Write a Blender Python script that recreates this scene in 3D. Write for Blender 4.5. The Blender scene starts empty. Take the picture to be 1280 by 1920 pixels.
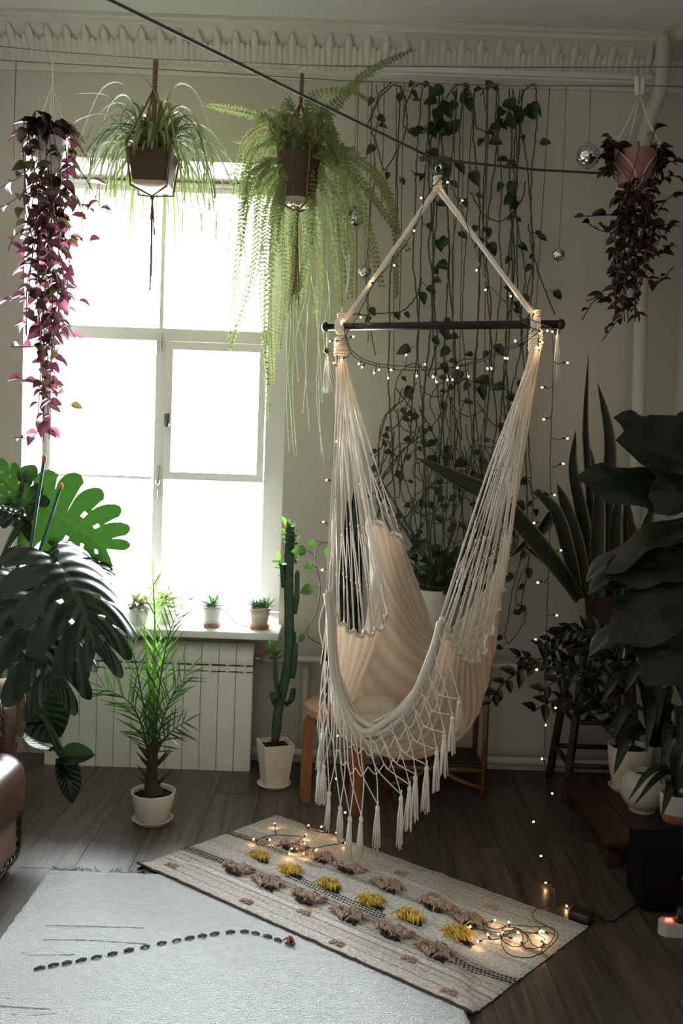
import bpy, bmesh, math, random
from mathutils import Vector, Matrix
random.seed(7)
SC = bpy.context.scene
COL = SC.collection
R = math.radians
# ------------------------------------------------------------------ camera
FPX, CAMH, PITCH, ROLL, YAW = 1700.0, 1.455, R(3.2), R(2.05), R(0.0)
_rt = Vector((math.cos(YAW), math.sin(YAW), 0))
_h = Vector((-math.sin(YAW), math.cos(YAW), 0))
_fw = _h * math.cos(PITCH) + Vector((0, 0, -math.sin(PITCH)))
_up = _h * math.sin(PITCH) + Vector((0, 0, math.cos(PITCH)))
CR = _rt * math.cos(ROLL) + _up * math.sin(ROLL)
CU = _up * math.cos(ROLL) - _rt * math.sin(ROLL)
CAM = Vector((0, 0, CAMH))
cd = bpy.data.cameras.new('camera'); cam = bpy.data.objects.new('camera', cd); COL.objects.link(cam)
cd.sensor_fit = 'VERTICAL'; cd.sensor_height = 36.0; cd.lens = FPX * 36.0 / 1920.0; cd.clip_start = 0.05
m = Matrix((CR, CU, -_fw)).transposed().to_4x4(); m.translation = CAM; cam.matrix_world = m
SC.camera = cam
def ray(px, py): return _fw + CR * ((px - 640) / FPX) - CU * ((py - 960) / FPX)
def P(px, py, Y):
    d = ray(px, py); return CAM + d * (Y / d.y)
def F(px, py, z=0.0):
    d = ray(px, py); return CAM + d * ((z - CAMH) / d.z)
# ------------------------------------------------------------------ light
SC.view_settings.view_transform = 'Standard'; SC.view_settings.look = 'None'
SC.view_settings.gamma = 1.0; SC.view_settings.use_curve_mapping = False
SC.view_settings.exposure = 0.46
SC.cycles.use_denoising = True
SC.cycles.max_bounces = 8; SC.cycles.diffuse_bounces = 5; SC.cycles.glossy_bounces = 3
SC.cycles.transparent_max_bounces = 12; SC.cycles.sample_clamp_indirect = 6.0
SC.cycles.caustics_reflective = False; SC.cycles.caustics_refractive = False
wd = bpy.data.worlds.new('overcast_sky'); SC.world = wd; wd.use_nodes = True
bg = wd.node_tree.nodes['Background']; bg.inputs[0].default_value = (0.91, 0.955, 1.0, 1); bg.inputs[1].default_value = 62.0
WALLY, CEIL, XL, XR, YB = 4.30, 3.42, -2.05, 1.54, -1.6
WX0, WX1 = P(42, 740, WALLY).x, P(536, 730, WALLY).x
WZ0, WZ1 = P(300, 1180, WALLY - .24).z, P(290, 300, WALLY).z
pl = bpy.data.lights.new('window_portal', 'AREA'); pl.shape = 'RECTANGLE'; pl.size = WX1 - WX0; pl.size_y = WZ1 - WZ0
pl.cycles.is_portal = True
po = bpy.data.objects.new('window_portal', pl); COL.objects.link(po)
po.location = ((WX0 + WX1) / 2, 4.74, (WZ0 + WZ1) / 2); po.rotation_euler = (R(-90), 0, 0)
# ------------------------------------------------------------------ helpers
WM = {}
def _parent(o, parent, mat):
    if parent is not None:
        o.parent = parent; o.matrix_parent_inverse = WM[parent].inverted()
    o.matrix_basis = mat; WM[o] = mat.copy()
def tag(o, label=None, cat=None, group=None, kind=None):
    if label: o['label'] = label
    if cat: o['category'] = cat
    if group: o['group'] = group
    if kind: o['kind'] = kind
    return o
def thing(name, label, cat, loc, group=None, kind=None):
    o = bpy.data.objects.new(name, None); COL.objects.link(o); o.empty_display_size = .05
    _parent(o, None, Matrix.Translation(Vector(loc)))
    return tag(o, label, cat, group, kind)
def inst(name, mesh, parent=None, mat=None):
    o = bpy.data.objects.new(name, mesh); COL.objects.link(o)
    _parent(o, parent, mat if mat is not None else Matrix.Identity(4)); return o
class MB:
    def __init__(s): s.v = []; s.f = []; s.uv = {}
    def add(s, vs, fs):
        b = len(s.v); s.v += [tuple(x) for x in vs]; s.f += [tuple(i + b for i in f) for f in fs]; return s
    def box(s, lo, hi):
        x0, y0, z0 = lo; x1, y1, z1 = hi
        return s.add([(x0,y0,z0),(x1,y0,z0),(x1,y1,z0),(x0,y1,z0),(x0,y0,z1),(x1,y0,z1),(x1,y1,z1),(x0,y1,z1)],
              [(0,3,2,1),(4,5,6,7),(0,1,5,4),(1,2,6,5),(2,3,7,6),(3,0,4,7)])
    def tube(s, pts, r, n=6, cap=True):
        pts = [Vector(p) for p in pts]; k = len(pts)
        rr = r if isinstance(r, (list, tuple)) else [r] * k
        t = (pts[1] - pts[0]).normalized()
        a = Vector((0, 0, 1)) if abs(t.z) < .9 else Vector((1, 0, 0))
        nx = t.cross(a).normalized(); vs = []; fs = []
        for i, p in enumerate(pts):
            t2 = (pts[min(i + 1, k - 1)] - pts[max(i - 1, 0)])
            if t2.length > 1e-9: t = t2.normalized()
            nx = (nx - t * nx.dot(t)); nx = nx.normalized() if nx.length > 1e-6 else t.orthogonal().normalized()
            ny = t.cross(nx)
            for j in range(n):
                an = 2 * math.pi * j / n
                vs.append(p + (nx * math.cos(an) + ny * math.sin(an)) * rr[i])
        for i in range(k - 1):
            for j in range(n):
                fs.append((i*n+j, i*n+(j+1) % n, (i+1)*n+(j+1) % n, (i+1)*n+j))
        if cap and n > 2:
            fs.append(tuple(range(n-1, -1, -1))); fs.append(tuple(range((k-1)*n, k*n)))
        return s.add(vs, fs)
    def lathe(s, prof, c=(0, 0, 0), n=24, sq=False, cap=True):
        c = Vector(c); vs = []; fs = []; k = len(prof)
        for r_, z in prof:
            for j in range(n):
                an = 2 * math.pi * j / n; q = 1
                if sq:
                    q = 1 / max(abs(math.cos(an)), abs(math.sin(an))); q = min(q, 1.36)
                vs.append(c + Vector((r_ * q * math.cos(an), r_ * q * math.sin(an), z)))
        for i in range(k - 1):
            for j in range(n):
                fs.append((i*n+j, i*n+(j+1) % n, (i+1)*n+(j+1) % n, (i+1)*n+j))
        if cap and prof[0][0] > 1e-5: fs.append(tuple(range(n-1, -1, -1)))
        if cap and prof[-1][0] > 1e-5: fs.append(tuple(range((k-1)*n, k*n)))
        return s.add(vs, fs)
    def ball(s, c, r, n=8, m_=6, sc=(1, 1, 1)):
        c = Vector(c); b = []
        for i in range(m_ + 1):
            th = math.pi * i / m_
            for j in range(n):
                ph = 2 * math.pi * j / n
                b.append(c + Vector((r*sc[0]*math.sin(th)*math.cos(ph), r*sc[1]*math.sin(th)*math.sin(ph), -r*sc[2]*math.cos(th))))
        return s.add(b, [(i*n+j, i*n+(j+1) % n, (i+1)*n+(j+1) % n, (i+1)*n+j) for i in range(m_) for j in range(n)])
    def mesh(s, name, mat, smooth=True, bevel=0):
        me = bpy.data.meshes.new(name); me.from_pydata(s.v, [], s.f); me.materials.append(MAT[mat])
        if bevel:
            bm = bmesh.new(); bm.from_mesh(me)
            bmesh.ops.bevel(bm, geom=list(bm.edges), offset=bevel, segments=2, affect='EDGES', profile=.6)
            bm.to_mesh(me); bm.free()
        if smooth: me.shade_smooth()
        if smooth == 'auto':
            me.set_sharp_from_angle(angle=R(40))
        me.update(); return me
    def build(s, name, mat, parent=None, smooth=True, bevel=0, M_=None):
        return inst(name, s.mesh(name, mat, smooth, bevel), parent, M_)
def grid_mesh(name, rows, mat, smooth=True, closed=False, uv=True):
    """rows: list of lists of points; uv = (i/(n-1) across, j/(m-1) along)"""
    m_, n = len(rows), len(rows[0]); vs = [tuple(p) for r_ in rows for p in r_]
    fs = [(i*n+j, i*n+j+1, (i+1)*n+j+1, (i+1)*n+j) for i in range(m_-1) for j in range(n-1)]
    me = bpy.data.meshes.new(name); me.from_pydata(vs, [], fs); me.materials.append(MAT[mat])
    if uv:
        l = me.uv_layers.new(name='UVMap')
        for lp in me.loops:
            vi = lp.vertex_index; l.data[lp.index].uv = ((vi % n) / (n-1), (vi // n) / (m_-1))
    if smooth: me.shade_smooth()
    return me
def crom(pts, n=6):
    pts = [Vector(p) for p in pts]
    if len(pts) < 3: return [pts[0].lerp(pts[-1], i / n) for i in range(n + 1)]
    out = []
    for i in range(len(pts) - 1):
        p0 = pts[i-1] if i else pts[0]*2 - pts[1]; p1 = pts[i]; p2 = pts[i+1]
        p3 = pts[i+2] if i + 2 < len(pts) else pts[-1]*2 - pts[-2]
        for k in range(n):
            t = k / n
            out.append(.5 * (2*p1 + (p2-p0)*t + (2*p0-5*p1+4*p2-p3)*t*t + (3*p1-p0-3*p2+p3)*t**3))
    out.append(pts[-1]); return out
def frame(p, d, n, s=1.0, sx=None):
    d = Vector(d).normalized(); n = Vector(n); n = n - d * n.dot(d)
    n = n.normalized() if n.length > 1e-5 else d.orthogonal().normalized()
    x = d.cross(n); sx = s if sx is None else sx
    return Matrix(((x.x*sx, d.x*s, n.x*s, p[0]), (x.y*sx, d.y*s, n.y*s, p[1]), (x.z*sx, d.z*s, n.z*s, p[2]), (0, 0, 0, 1)))
def U(a, b): return random.uniform(a, b)
def RV(s=1.0): return Vector((U(-s, s), U(-s, s), U(-s, s)))
# ------------------------------------------------------------------ materials
MAT = {}
def mat(name, col, rough=.6, metal=0.0, spec=.5, noise=None, bump=None, emit=None, trans=0.0, tcol=None, var=None, coat=0):
    """noise=(scale, colour2, detail[, stretch]); bump=(scale,strength,distance[,stretch]); var=colour at Object Info random 1"""
    M_ = bpy.data.materials.new(name); M_.use_nodes = True; nt = M_.node_tree; N = nt.nodes; L = nt.links
    b = N['Principled BSDF']; out = N['Material Output']
    b.inputs['Base Color'].default_value = (*col, 1); b.inputs['Roughness'].default_value = rough
    b.inputs['Metallic'].default_value = metal; b.inputs['Specular IOR Level'].default_value = spec
    if coat: b.inputs['Coat Weight'].default_value = coat; b.inputs['Coat Roughness'].default_value = .2
    csock = None
    def coords(stretch):
        tc = N.new('ShaderNodeTexCoord'); mp = N.new('ShaderNodeMapping'); L.new(tc.outputs['Object'], mp.inputs[0])
        mp.inputs['Scale'].default_value = stretch; return mp.outputs[0]
    if var is not None:
        oi = N.new('ShaderNodeObjectInfo'); mx = N.new('ShaderNodeMix'); mx.data_type = 'RGBA'
        L.new(oi.outputs['Random'], mx.inputs[0]); mx.inputs[6].default_value = (*col, 1); mx.inputs[7].default_value = (*var, 1)
        csock = mx.outputs[2]
    if noise:
        tx = N.new('ShaderNodeTexNoise'); tx.inputs['Scale'].default_value = noise[0]; tx.inputs['Detail'].default_value = noise[2]
        L.new(coords(noise[3] if len(noise) > 3 else (1, 1, 1)), tx.inputs['Vector'])
        rp = N.new('ShaderNodeMapRange'); rp.inputs[1].default_value = .35; rp.inputs[2].default_value = .65
        L.new(tx.outputs['Fac'], rp.inputs[0])
        mx = N.new('ShaderNodeMix'); mx.data_type = 'RGBA'; L.new(rp.outputs[0], mx.inputs[0])
        if csock: L.new(csock, mx.inputs[6])
        else: mx.inputs[6].default_value = (*col, 1)
        mx.inputs[7].default_value = (*noise[1], 1); csock = mx.outputs[2]
    if csock: L.new(csock, b.inputs['Base Color'])
    if bump:
        tx = N.new('ShaderNodeTexNoise'); tx.inputs['Scale'].default_value = bump[0]; tx.inputs['Detail'].default_value = 4
        L.new(coords(bump[3] if len(bump) > 3 else (1, 1, 1)), tx.inputs['Vector'])
        bp = N.new('ShaderNodeBump'); bp.inputs['Strength'].default_value = bump[1]; bp.inputs['Distance'].default_value = bump[2]
        L.new(tx.outputs['Fac'], bp.inputs['Height']); L.new(bp.outputs[0], b.inputs['Normal'])
    if emit:
        b.inputs['Emission Color'].default_value = (*emit[0], 1); b.inputs['Emission Strength'].default_value = emit[1]
    if trans:
        tr = N.new('ShaderNodeBsdfTranslucent'); ms = N.new('ShaderNodeMixShader'); ms.inputs[0].default_value = trans
        if tcol: tr.inputs[0].default_value = (*tcol, 1)
        elif csock: L.new(csock, tr.inputs[0])
        else: tr.inputs[0].default_value = (*col, 1)
        L.new(b.outputs[0], ms.inputs[1]); L.new(tr.outputs[0], ms.inputs[2]); L.new(ms.outputs[0], out.inputs[0])
    MAT[name] = M_; return M_
def leafmat(name, col, col2, trans=.4, tcol=None, rough=.35, edge=None, rib=None, edge_w=.36, vein=0.0, spec=.5, noise_s=14):
    """uv leaf: Object-random col..col2, optional edge colour beyond edge_w from the midrib, rib colour, side-vein bump"""
    M_ = mat(name, col, rough, var=col2, spec=spec); nt = M_.node_tree; N = nt.nodes; L = nt.links
    b = N['Principled BSDF']; out = N['Material Output']; cs = b.inputs['Base Color'].links[0].from_socket
    uv = N.new('ShaderNodeTexCoord'); sp = N.new('ShaderNodeSeparateXYZ'); L.new(uv.outputs['UV'], sp.inputs[0])
    def math_(op, a, b_=None):
        n = N.new('ShaderNodeMath'); n.operation = op
        for i, x in enumerate((a, b_)):
            if x is None: continue
            if isinstance(x, (int, float)): n.inputs[i].default_value = x
            else: L.new(x, n.inputs[i])
        return n.outputs[0]
    def mixc(f, a, c):
        mx = N.new('ShaderNodeMix'); mx.data_type = 'RGBA'; L.new(f, mx.inputs[0]); L.new(a, mx.inputs[6]); mx.inputs[7].default_value = (*c, 1); return mx.outputs[2]
    d = math_('ABSOLUTE', math_('SUBTRACT', sp.outputs[0], .5))
    if edge: cs = mixc(math_('GREATER_THAN', d, edge_w), cs, edge)
    if rib: cs = mixc(math_('LESS_THAN', d, .025), cs, rib)
    L.new(cs, b.inputs['Base Color'])
    if vein:
        w = math_('SINE', math_('MULTIPLY', math_('SUBTRACT', sp.outputs[1], math_('MULTIPLY', d, .5)), 55.0))
        bp = N.new('ShaderNodeBump'); bp.inputs['Strength'].default_value = vein; bp.inputs['Distance'].default_value = .004
        L.new(w, bp.inputs['Height']); L.new(bp.outputs[0], b.inputs['Normal'])
    tr = N.new('ShaderNodeBsdfTranslucent'); ms = N.new('ShaderNodeMixShader'); ms.inputs[0].default_value = trans
    if tcol: tr.inputs[0].default_value = (*tcol, 1)
    else: L.new(cs, tr.inputs[0])
    L.new(b.outputs[0], ms.inputs[1]); L.new(tr.outputs[0], ms.inputs[2]); L.new(ms.outputs[0], out.inputs[0])
    return M_
mat('wall', (.55, .515, .455), .85, noise=(3, (.52, .485, .425), 3), bump=(120, .12, .002))
mat('wall_dark', (.16, .14, .12), .85)
mat('ceiling', (.66, .65, .61), .9)
mat('plaster', (.60, .575, .51), .85)
mat('white_paint', (.72, .71, .67), .45)
mat('enamel', (.86, .84, .79), .35, bump=(60, .03, .001))
mat('pipe_paint', (.50, .475, .42), .6)
mat('sill_white', (.8, .8, .77), .35)
mat('metal', (.45, .42, .38), .35, metal=1.0)
mat('dark_metal', (.10, .09, .075), .4, metal=.8)
mat('chrome', (.8, .8, .8), .15, metal=1.0)
mat('mirror', (.82, .84, .86), .08, metal=1.0)
mat('glue_grey', (.25, .25, .25), .5, metal=.5)
mat('black_plastic', (.012, .012, .013), .4)
mat('black_wood', (.008, .007, .007), .42, spec=.3)
mat('dark_box', (.004, .004, .004), .9, spec=.15)
mat('rope_dark', (.06, .056, .048), .9, bump=(600, .5, .002))
mat('wire', (.12, .11, .10), .6)
mat('twine', (.16, .10, .055), .9)
mat('jute', (.20, .115, .06), .9, noise=(300, (.12, .065, .03), 2))
mat('white_cord', (.62, .58, .52), .9)
mat('cotton', (.74, .68, .61), .95, bump=(900, .3, .001))
mat('basket', (.115, .065, .032), .85, noise=(220, (.05, .028, .014), 2, (1, 1, 6)), bump=(220, .8, .004, (1, 1, 6)))
mat('yarn_brown', (.09, .055, .045), .95)
mat('saucer_tan', (.40, .31, .22), .7)
mat('terracotta', (.36, .13, .07), .8, noise=(20, (.42, .19, .11), 3))
mat('pot_cream', (.80, .735, .63), .5, noise=(90, (.74, .67, .56), 2))
mat('pot_white', (.66, .64, .60), .35)
mat('pot_orange', (.58, .42, .28), .5)
mat('pot_pink', (.27, .12, .105), .6)
mat('pot_red', (.025, .007, .007), .5)
mat('pot_black', (.025, .025, .027), .35)
mat('pot_navy', (.02, .022, .032), .45)
mat('soil', (.035, .024, .017), .95, noise=(180, (.012, .009, .007), 3), bump=(200, 1, .01))
mat('pebbles', (.045, .033, .026), .9, var=(.016, .012, .010), spec=.2)
mat('stem_green', (.045, .065, .025), .6)
mat('stem_lime', (.27, .50, .06), .5, trans=.3)
mat('stem_brown', (.07, .045, .03), .8)
mat('stem_purple', (.12, .05, .06), .7)
mat('trunk', (.05, .034, .024), .9, bump=(60, 1, .01))
mat('cactus', (.022, .07, .022), .5, noise=(30, (.012, .04, .014), 3))
mat('cactus_rib', (.028, .085, .026), .5)
mat('stick_green', (.005, .075, .05), .35)
mat('orange_tip', (.50, .17, .03), .6)
mat('birch', (.44, .27, .155), .45, noise=(9, (.36, .20, .105), 4, (1, 8, 8)))
mat('birch_leg', (.30, .13, .055), .4, noise=(9, (.24, .09, .035), 4, (8, 8, 1)))
mat('rattan', (.20, .095, .04), .4, noise=(40, (.13, .055, .02), 2))
mat('dark_wood', (.022, .012, .008), .5, noise=(8, (.012, .007, .005), 3, (6, 6, 1)))
mat('bench_wood', (.05, .022, .011), .5, noise=(7, (.028, .012, .007), 4, (1, 8, 1)))
mat('leather', (.085, .038, .024), .32, noise=(7, (.055, .023, .014), 5), bump=(150, .12, .002))
mat('leather_pale', (.30, .19, .14), .5)
mat('thread', (.5, .44, .36), .8)
mat('throw', (.33, .25, .17), .95, noise=(90, (.22, .15, .09), 3), bump=(260, 1, .006))
mat('led', (1, .8, .5), .4, emit=((1.0, .60, .27), 80.0))
mat('led_red', (1, .1, .05), .4, emit=((1.0, .06, .03), 7.0))
mat('strip_white', (.5, .48, .44), .5)
mat('lamp_diffuser', (.60, .62, .62), .3)
mat('cushion', (.62, .56, .47), .9, bump=(500, .2, .001))
mat('yarn_yellow', (.85, .58, .09), .95, var=(.75, .48, .08))
mat('yarn_peach', (.56, .40, .31), .95, var=(.47, .34, .265))
mat('yarn_dark', (.03, .03, .033), .95)
mat('yarn_grey', (.10, .11, .12), .95)
mat('yarn_rust', (.30, .09, .05), .95)
mat('fringe', (.42, .40, .37), .95)
mat('rug_white', (.78, .80, .82), .98, noise=(42, (.69, .715, .735), 4, (1, 2.2, 1)), bump=(210, 1.0, .012))
leafmat('leaf_trad', (.045, .014, .018), (.075, .018, .025), .35, (.055, .012, .02), .35)
leafmat('leaf_trad_pink', (.14, .038, .05), (.09, .025, .035), .45, (.15, .042, .062), .35)
leafmat('leaf_trad_green', (.035, .036, .018), (.06, .028, .022), .35, (.06, .045, .015), .35)
leafmat('leaf_trad_dark', (.012, .006, .007), (.022, .006, .008), .2, (.05, .012, .016), .4)
leafmat('leaf_spider', (.17, .23, .06), (.22, .27, .08), .35, (.08, .10, .028), .6, edge=(.36, .37, .19), edge_w=.30, spec=.25)
leafmat('leaf_fern', (.18, .22, .06), (.24, .275, .085), .4, (.115, .135, .045), .5)
leafmat('leaf_fern_dry', (.16, .14, .05), (.20, .18, .06), .4, (.2, .18, .07), .6)
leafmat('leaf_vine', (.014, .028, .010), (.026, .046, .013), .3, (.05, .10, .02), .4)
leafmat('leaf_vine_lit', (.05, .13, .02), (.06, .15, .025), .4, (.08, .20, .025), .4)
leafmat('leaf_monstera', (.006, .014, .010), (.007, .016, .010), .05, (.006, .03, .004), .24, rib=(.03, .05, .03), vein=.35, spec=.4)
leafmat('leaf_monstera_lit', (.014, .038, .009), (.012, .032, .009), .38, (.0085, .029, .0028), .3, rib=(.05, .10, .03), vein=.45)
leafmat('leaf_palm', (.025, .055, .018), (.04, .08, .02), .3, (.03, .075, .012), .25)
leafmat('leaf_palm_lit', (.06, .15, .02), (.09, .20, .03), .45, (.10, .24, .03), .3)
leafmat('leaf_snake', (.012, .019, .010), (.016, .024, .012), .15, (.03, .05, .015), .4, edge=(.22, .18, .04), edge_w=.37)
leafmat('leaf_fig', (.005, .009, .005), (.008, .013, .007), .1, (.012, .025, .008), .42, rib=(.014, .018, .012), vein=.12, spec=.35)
leafmat('leaf_zz', (.008, .014, .008), (.012, .02, .010), .15, (.02, .03, .01), .2, spec=.6)
leafmat('leaf_peace', (.012, .026, .012), (.02, .036, .016), .25, (.03, .06, .02), .25, vein=.2)
leafmat('leaf_stripe', (.03, .06, .02), (.04, .08, .02), .25, (.08, .14, .03), .3, edge=(.17, .20, .09), edge_w=.42)
leafmat('leaf_pale', (.30, .33, .18), (.36, .37, .23), .4, (.26, .29, .15), .5)
leafmat('leaf_succ', (.05, .10, .055), (.09, .14, .08), .3, (.12, .24, .10), .5)
leafmat('leaf_cactus', (.08, .19, .03), (.10, .22, .04), .45, (.12, .26, .035), .4)
leafmat('leaf_red', (.035, .008, .010), (.06, .012, .013), .2, None, .4)
def glass():
    M_ = bpy.data.materials.new('glass'); M_.use_nodes = True; nt = M_.node_tree; N = nt.nodes; N.clear()
    o = N.new('ShaderNodeOutputMaterial'); t = N.new('ShaderNodeBsdfTransparent'); g = N.new('ShaderNodeBsdfGlossy'); g.inputs['Roughness'].default_value = .02
    f = N.new('ShaderNodeFresnel'); f.inputs[0].default_value = 1.45; x = N.new('ShaderNodeMixShader')
    t.inputs[0].default_value = (.96, .98, .97, 1)
    nt.links.new(f.outputs[0], x.inputs[0]); nt.links.new(t.outputs[0], x.inputs[1]); nt.links.new(g.outputs[0], x.inputs[2]); nt.links.new(x.outputs[0], o.inputs[0])
    MAT['glass'] = M_
glass()
def wood_floor():
    M_ = mat('floor_wood', (.1, .08, .065), .36, spec=.38); nt = M_.node_tree; N = nt.nodes; L = nt.links; b = N['Principled BSDF']
    tc = N.new('ShaderNodeTexCoord'); oi = N.new('ShaderNodeObjectInfo'); ad = N.new('ShaderNodeVectorMath'); ad.operation = 'ADD'
    sc = N.new('ShaderNodeVectorMath'); sc.operation = 'SCALE'; sc.inputs[3].default_value = 37.0
    cb = N.new('ShaderNodeCombineXYZ')
    for i in range(3): L.new(oi.outputs['Random'], cb.inputs[i])
    L.new(cb.outputs[0], sc.inputs[0]); L.new(tc.outputs['Object'], ad.inputs[0]); L.new(sc.outputs[0], ad.inputs[1])
    mp = N.new('ShaderNodeMapping'); mp.inputs['Scale'].default_value = (26, 1.5, 1); L.new(ad.outputs[0], mp.inputs[0])
    n1 = N.new('ShaderNodeTexNoise'); n1.inputs['Scale'].default_value = 1.6; n1.inputs['Detail'].default_value = 6; n1.inputs['Distortion'].default_value = 1.2
    L.new(mp.outputs[0], n1.inputs['Vector'])
    rp = N.new('ShaderNodeValToRGB'); e = rp.color_ramp.elements
    e[0].position = .3; e[0].color = (.036, .028, .023, 1); e[1].position = .72; e[1].color = (.135, .107, .085, 1)
    L.new(n1.outputs['Fac'], rp.inputs[0])
    mx = N.new('ShaderNodeMix'); mx.data_type = 'RGBA'; mx.blend_type = 'MULTIPLY'; mx.inputs[0].default_value = 1
    mr = N.new('ShaderNodeMapRange'); mr.inputs[3].default_value = .75; mr.inputs[4].default_value = 1.15; L.new(oi.outputs['Random'], mr.inputs[0])
    L.new(rp.outputs[0], mx.inputs[6]); L.new(mr.outputs[0], mx.inputs[7]); L.new(mx.outputs[2], b.inputs['Base Color'])
    bp = N.new('ShaderNodeBump'); bp.inputs['Strength'].default_value = .12; bp.inputs['Distance'].default_value = .002
    L.new(n1.outputs['Fac'], bp.inputs['Height']); L.new(bp.outputs[0], b.inputs['Normal'])
wood_floor()
def hammock_cloth():
    M_ = mat('hammock_cloth', (.60, .505, .42), .95); nt = M_.node_tree; N = nt.nodes; L = nt.links; b = N['Principled BSDF']; out = N['Material Output']
    tc = N.new('ShaderNodeTexCoord'); sp = N.new('ShaderNodeSeparateXYZ'); L.new(tc.outputs['UV'], sp.inputs[0])
    m1 = N.new('ShaderNodeMath'); m1.operation = 'MULTIPLY'; m1.inputs[1].default_value = 190; L.new(sp.outputs[0], m1.inputs[0])
    s1 = N.new('ShaderNodeMath'); s1.operation = 'SINE'; L.new(m1.outputs[0], s1.inputs[0])
    mr = N.new('ShaderNodeMapRange'); mr.inputs[1].default_value = -1; L.new(s1.outputs[0], mr.inputs[0])
    mx = N.new('ShaderNodeMix'); mx.data_type = 'RGBA'; L.new(mr.outputs[0], mx.inputs[0])
    mx.inputs[6].default_value = (.70, .59, .48, 1); mx.inputs[7].default_value = (.82, .71, .60, 1)
    L.new(mx.outputs[2], b.inputs['Base Color'])
    bp = N.new('ShaderNodeBump'); bp.inputs['Strength'].default_value = .6; bp.inputs['Distance'].default_value = .004
    L.new(s1.outputs[0], bp.inputs['Height']); L.new(bp.outputs[0], b.inputs['Normal'])
    tr = N.new('ShaderNodeBsdfTranslucent'); ms = N.new('ShaderNodeMixShader'); ms.inputs[0].default_value = .45
    L.new(mx.outputs[2], tr.inputs[0]); L.new(b.outputs[0], ms.inputs[1]); L.new(tr.outputs[0], ms.inputs[2]); L.new(ms.outputs[0], out.inputs[0])
hammock_cloth()
def kilim():
    M_ = mat('kilim', (.5, .45, .4), .98); nt = M_.node_tree; N = nt.nodes; L = nt.links; b = N['Principled BSDF']
    tc = N.new('ShaderNodeTexCoord'); sp = N.new('ShaderNodeSeparateXYZ')
    L.new(tc.outputs['UV'], sp.inputs[0])
    nz = N.new('ShaderNodeTexNoise'); nz.inputs['Scale'].default_value = 60; L.new(tc.outputs['UV'], nz.inputs['Vector'])
    a = N.new('ShaderNodeMath'); a.operation = 'MULTIPLY_ADD'; a.inputs[1].default_value = .006; L.new(nz.outputs['Fac'], a.inputs[0]); L.new(sp.outputs[1], a.inputs[2])
    rp = N.new('ShaderNodeValToRGB'); rp.color_ramp.interpolation = 'CONSTANT'; cr = rp.color_ramp
    base = (.60, .565, .52); pale = (.70, .69, .67); rust = (.44, .29, .24); dk = (.28, .27, .265); tan = (.50, .455, .415)
    st = [(0, base), (.07, rust), (.078, base), (.115, tan), (.13, base), (.16, rust), (.168, pale), (.205, rust), (.212, base), (.25, rust), (.256, base),
          (.29, tan), (.31, dk), (.325, tan), (.34, dk), (.355, base), (.38, pale), (.47, base), (.50, pale), (.60, tan), (.615, dk), (.63, tan), (.65, base),
          (.74, tan), (.75, pale), (.79, tan), (.80, base), (.87, rust), (.875, base), (.94, tan)]
    while len(cr.elements) > 1: cr.elements.remove(cr.elements[0])
    cr.elements[0].position = 0; cr.elements[0].color = (*st[0][1], 1)
    for p_, c_ in st[1:]:
        e = cr.elements.new(p_); e.color = (*c_, 1)
    L.new(a.outputs[0], rp.inputs[0])
    # speckle along the rows (woven loops)
    mp = N.new('ShaderNodeMapping'); mp.inputs['Scale'].default_value = (120, 75, 1); L.new(tc.outputs['UV'], mp.inputs[0])
    n2 = N.new('ShaderNodeTexNoise'); n2.inputs['Scale'].default_value = 1.0; n2.inputs['Detail'].default_value = 3; L.new(mp.outputs[0], n2.inputs['Vector'])
    mr = N.new('ShaderNodeMapRange'); mr.inputs[1].default_value = .3; mr.inputs[2].default_value = .7; mr.inputs[3].default_value = .62; mr.inputs[4].default_value = 1.2; L.new(n2.outputs['Fac'], mr.inputs[0])
    mx = N.new('ShaderNodeMix'); mx.data_type = 'RGBA'; mx.blend_type = 'MULTIPLY'; mx.inputs[0].default_value = 1
    L.new(rp.outputs[0], mx.inputs[6]); L.new(mr.outputs[0], mx.inputs[7]); L.new(mx.outputs[2], b.inputs['Base Color'])
    bp = N.new('ShaderNodeBump'); bp.inputs['Strength'].default_value = .9; bp.inputs['Distance'].default_value = .006
    L.new(n2.outputs['Fac'], bp.inputs['Height']); L.new(bp.outputs[0], b.inputs['Normal'])
kilim()
# ------------------------------------------------------------------ shared leaf meshes
def leaf_mesh(name, mat_, wid, droop=.25, fold=.12, nl=7, nw=4, wave=0.0, curl=0.0):
    """unit-length leaf along +Y, normal +Z; wid(t) = half width"""
    rows = []
    for i in range(nl + 1):
        t = i / nl; w = max(wid(t), .002); row = []
        for j in range(nw + 1):
            s_ = j / nw * 2 - 1
            z = -droop * t * t + fold * abs(s_) * w * 2 - curl * (s_ * w) ** 2 * 4
            z += wave * math.sin(t * 14 + (2 if s_ > 0 else 0)) * abs(s_) * w
            row.append((s_ * w, t * (1 - .3 * droop * t), z))
        rows.append(row)
    return grid_mesh(name, rows, mat_)
ov = lambda wmax, k=1.0: (lambda t: wmax * (math.sin(math.pi * min(t, 1) ** k) ** .8 if 0 < t < 1 else 0))
def scatter_leaf(name, mesh, parent, p, d, n, s, sx=None): return inst(name, mesh, parent, frame(p, d, n, s, sx))
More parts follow.
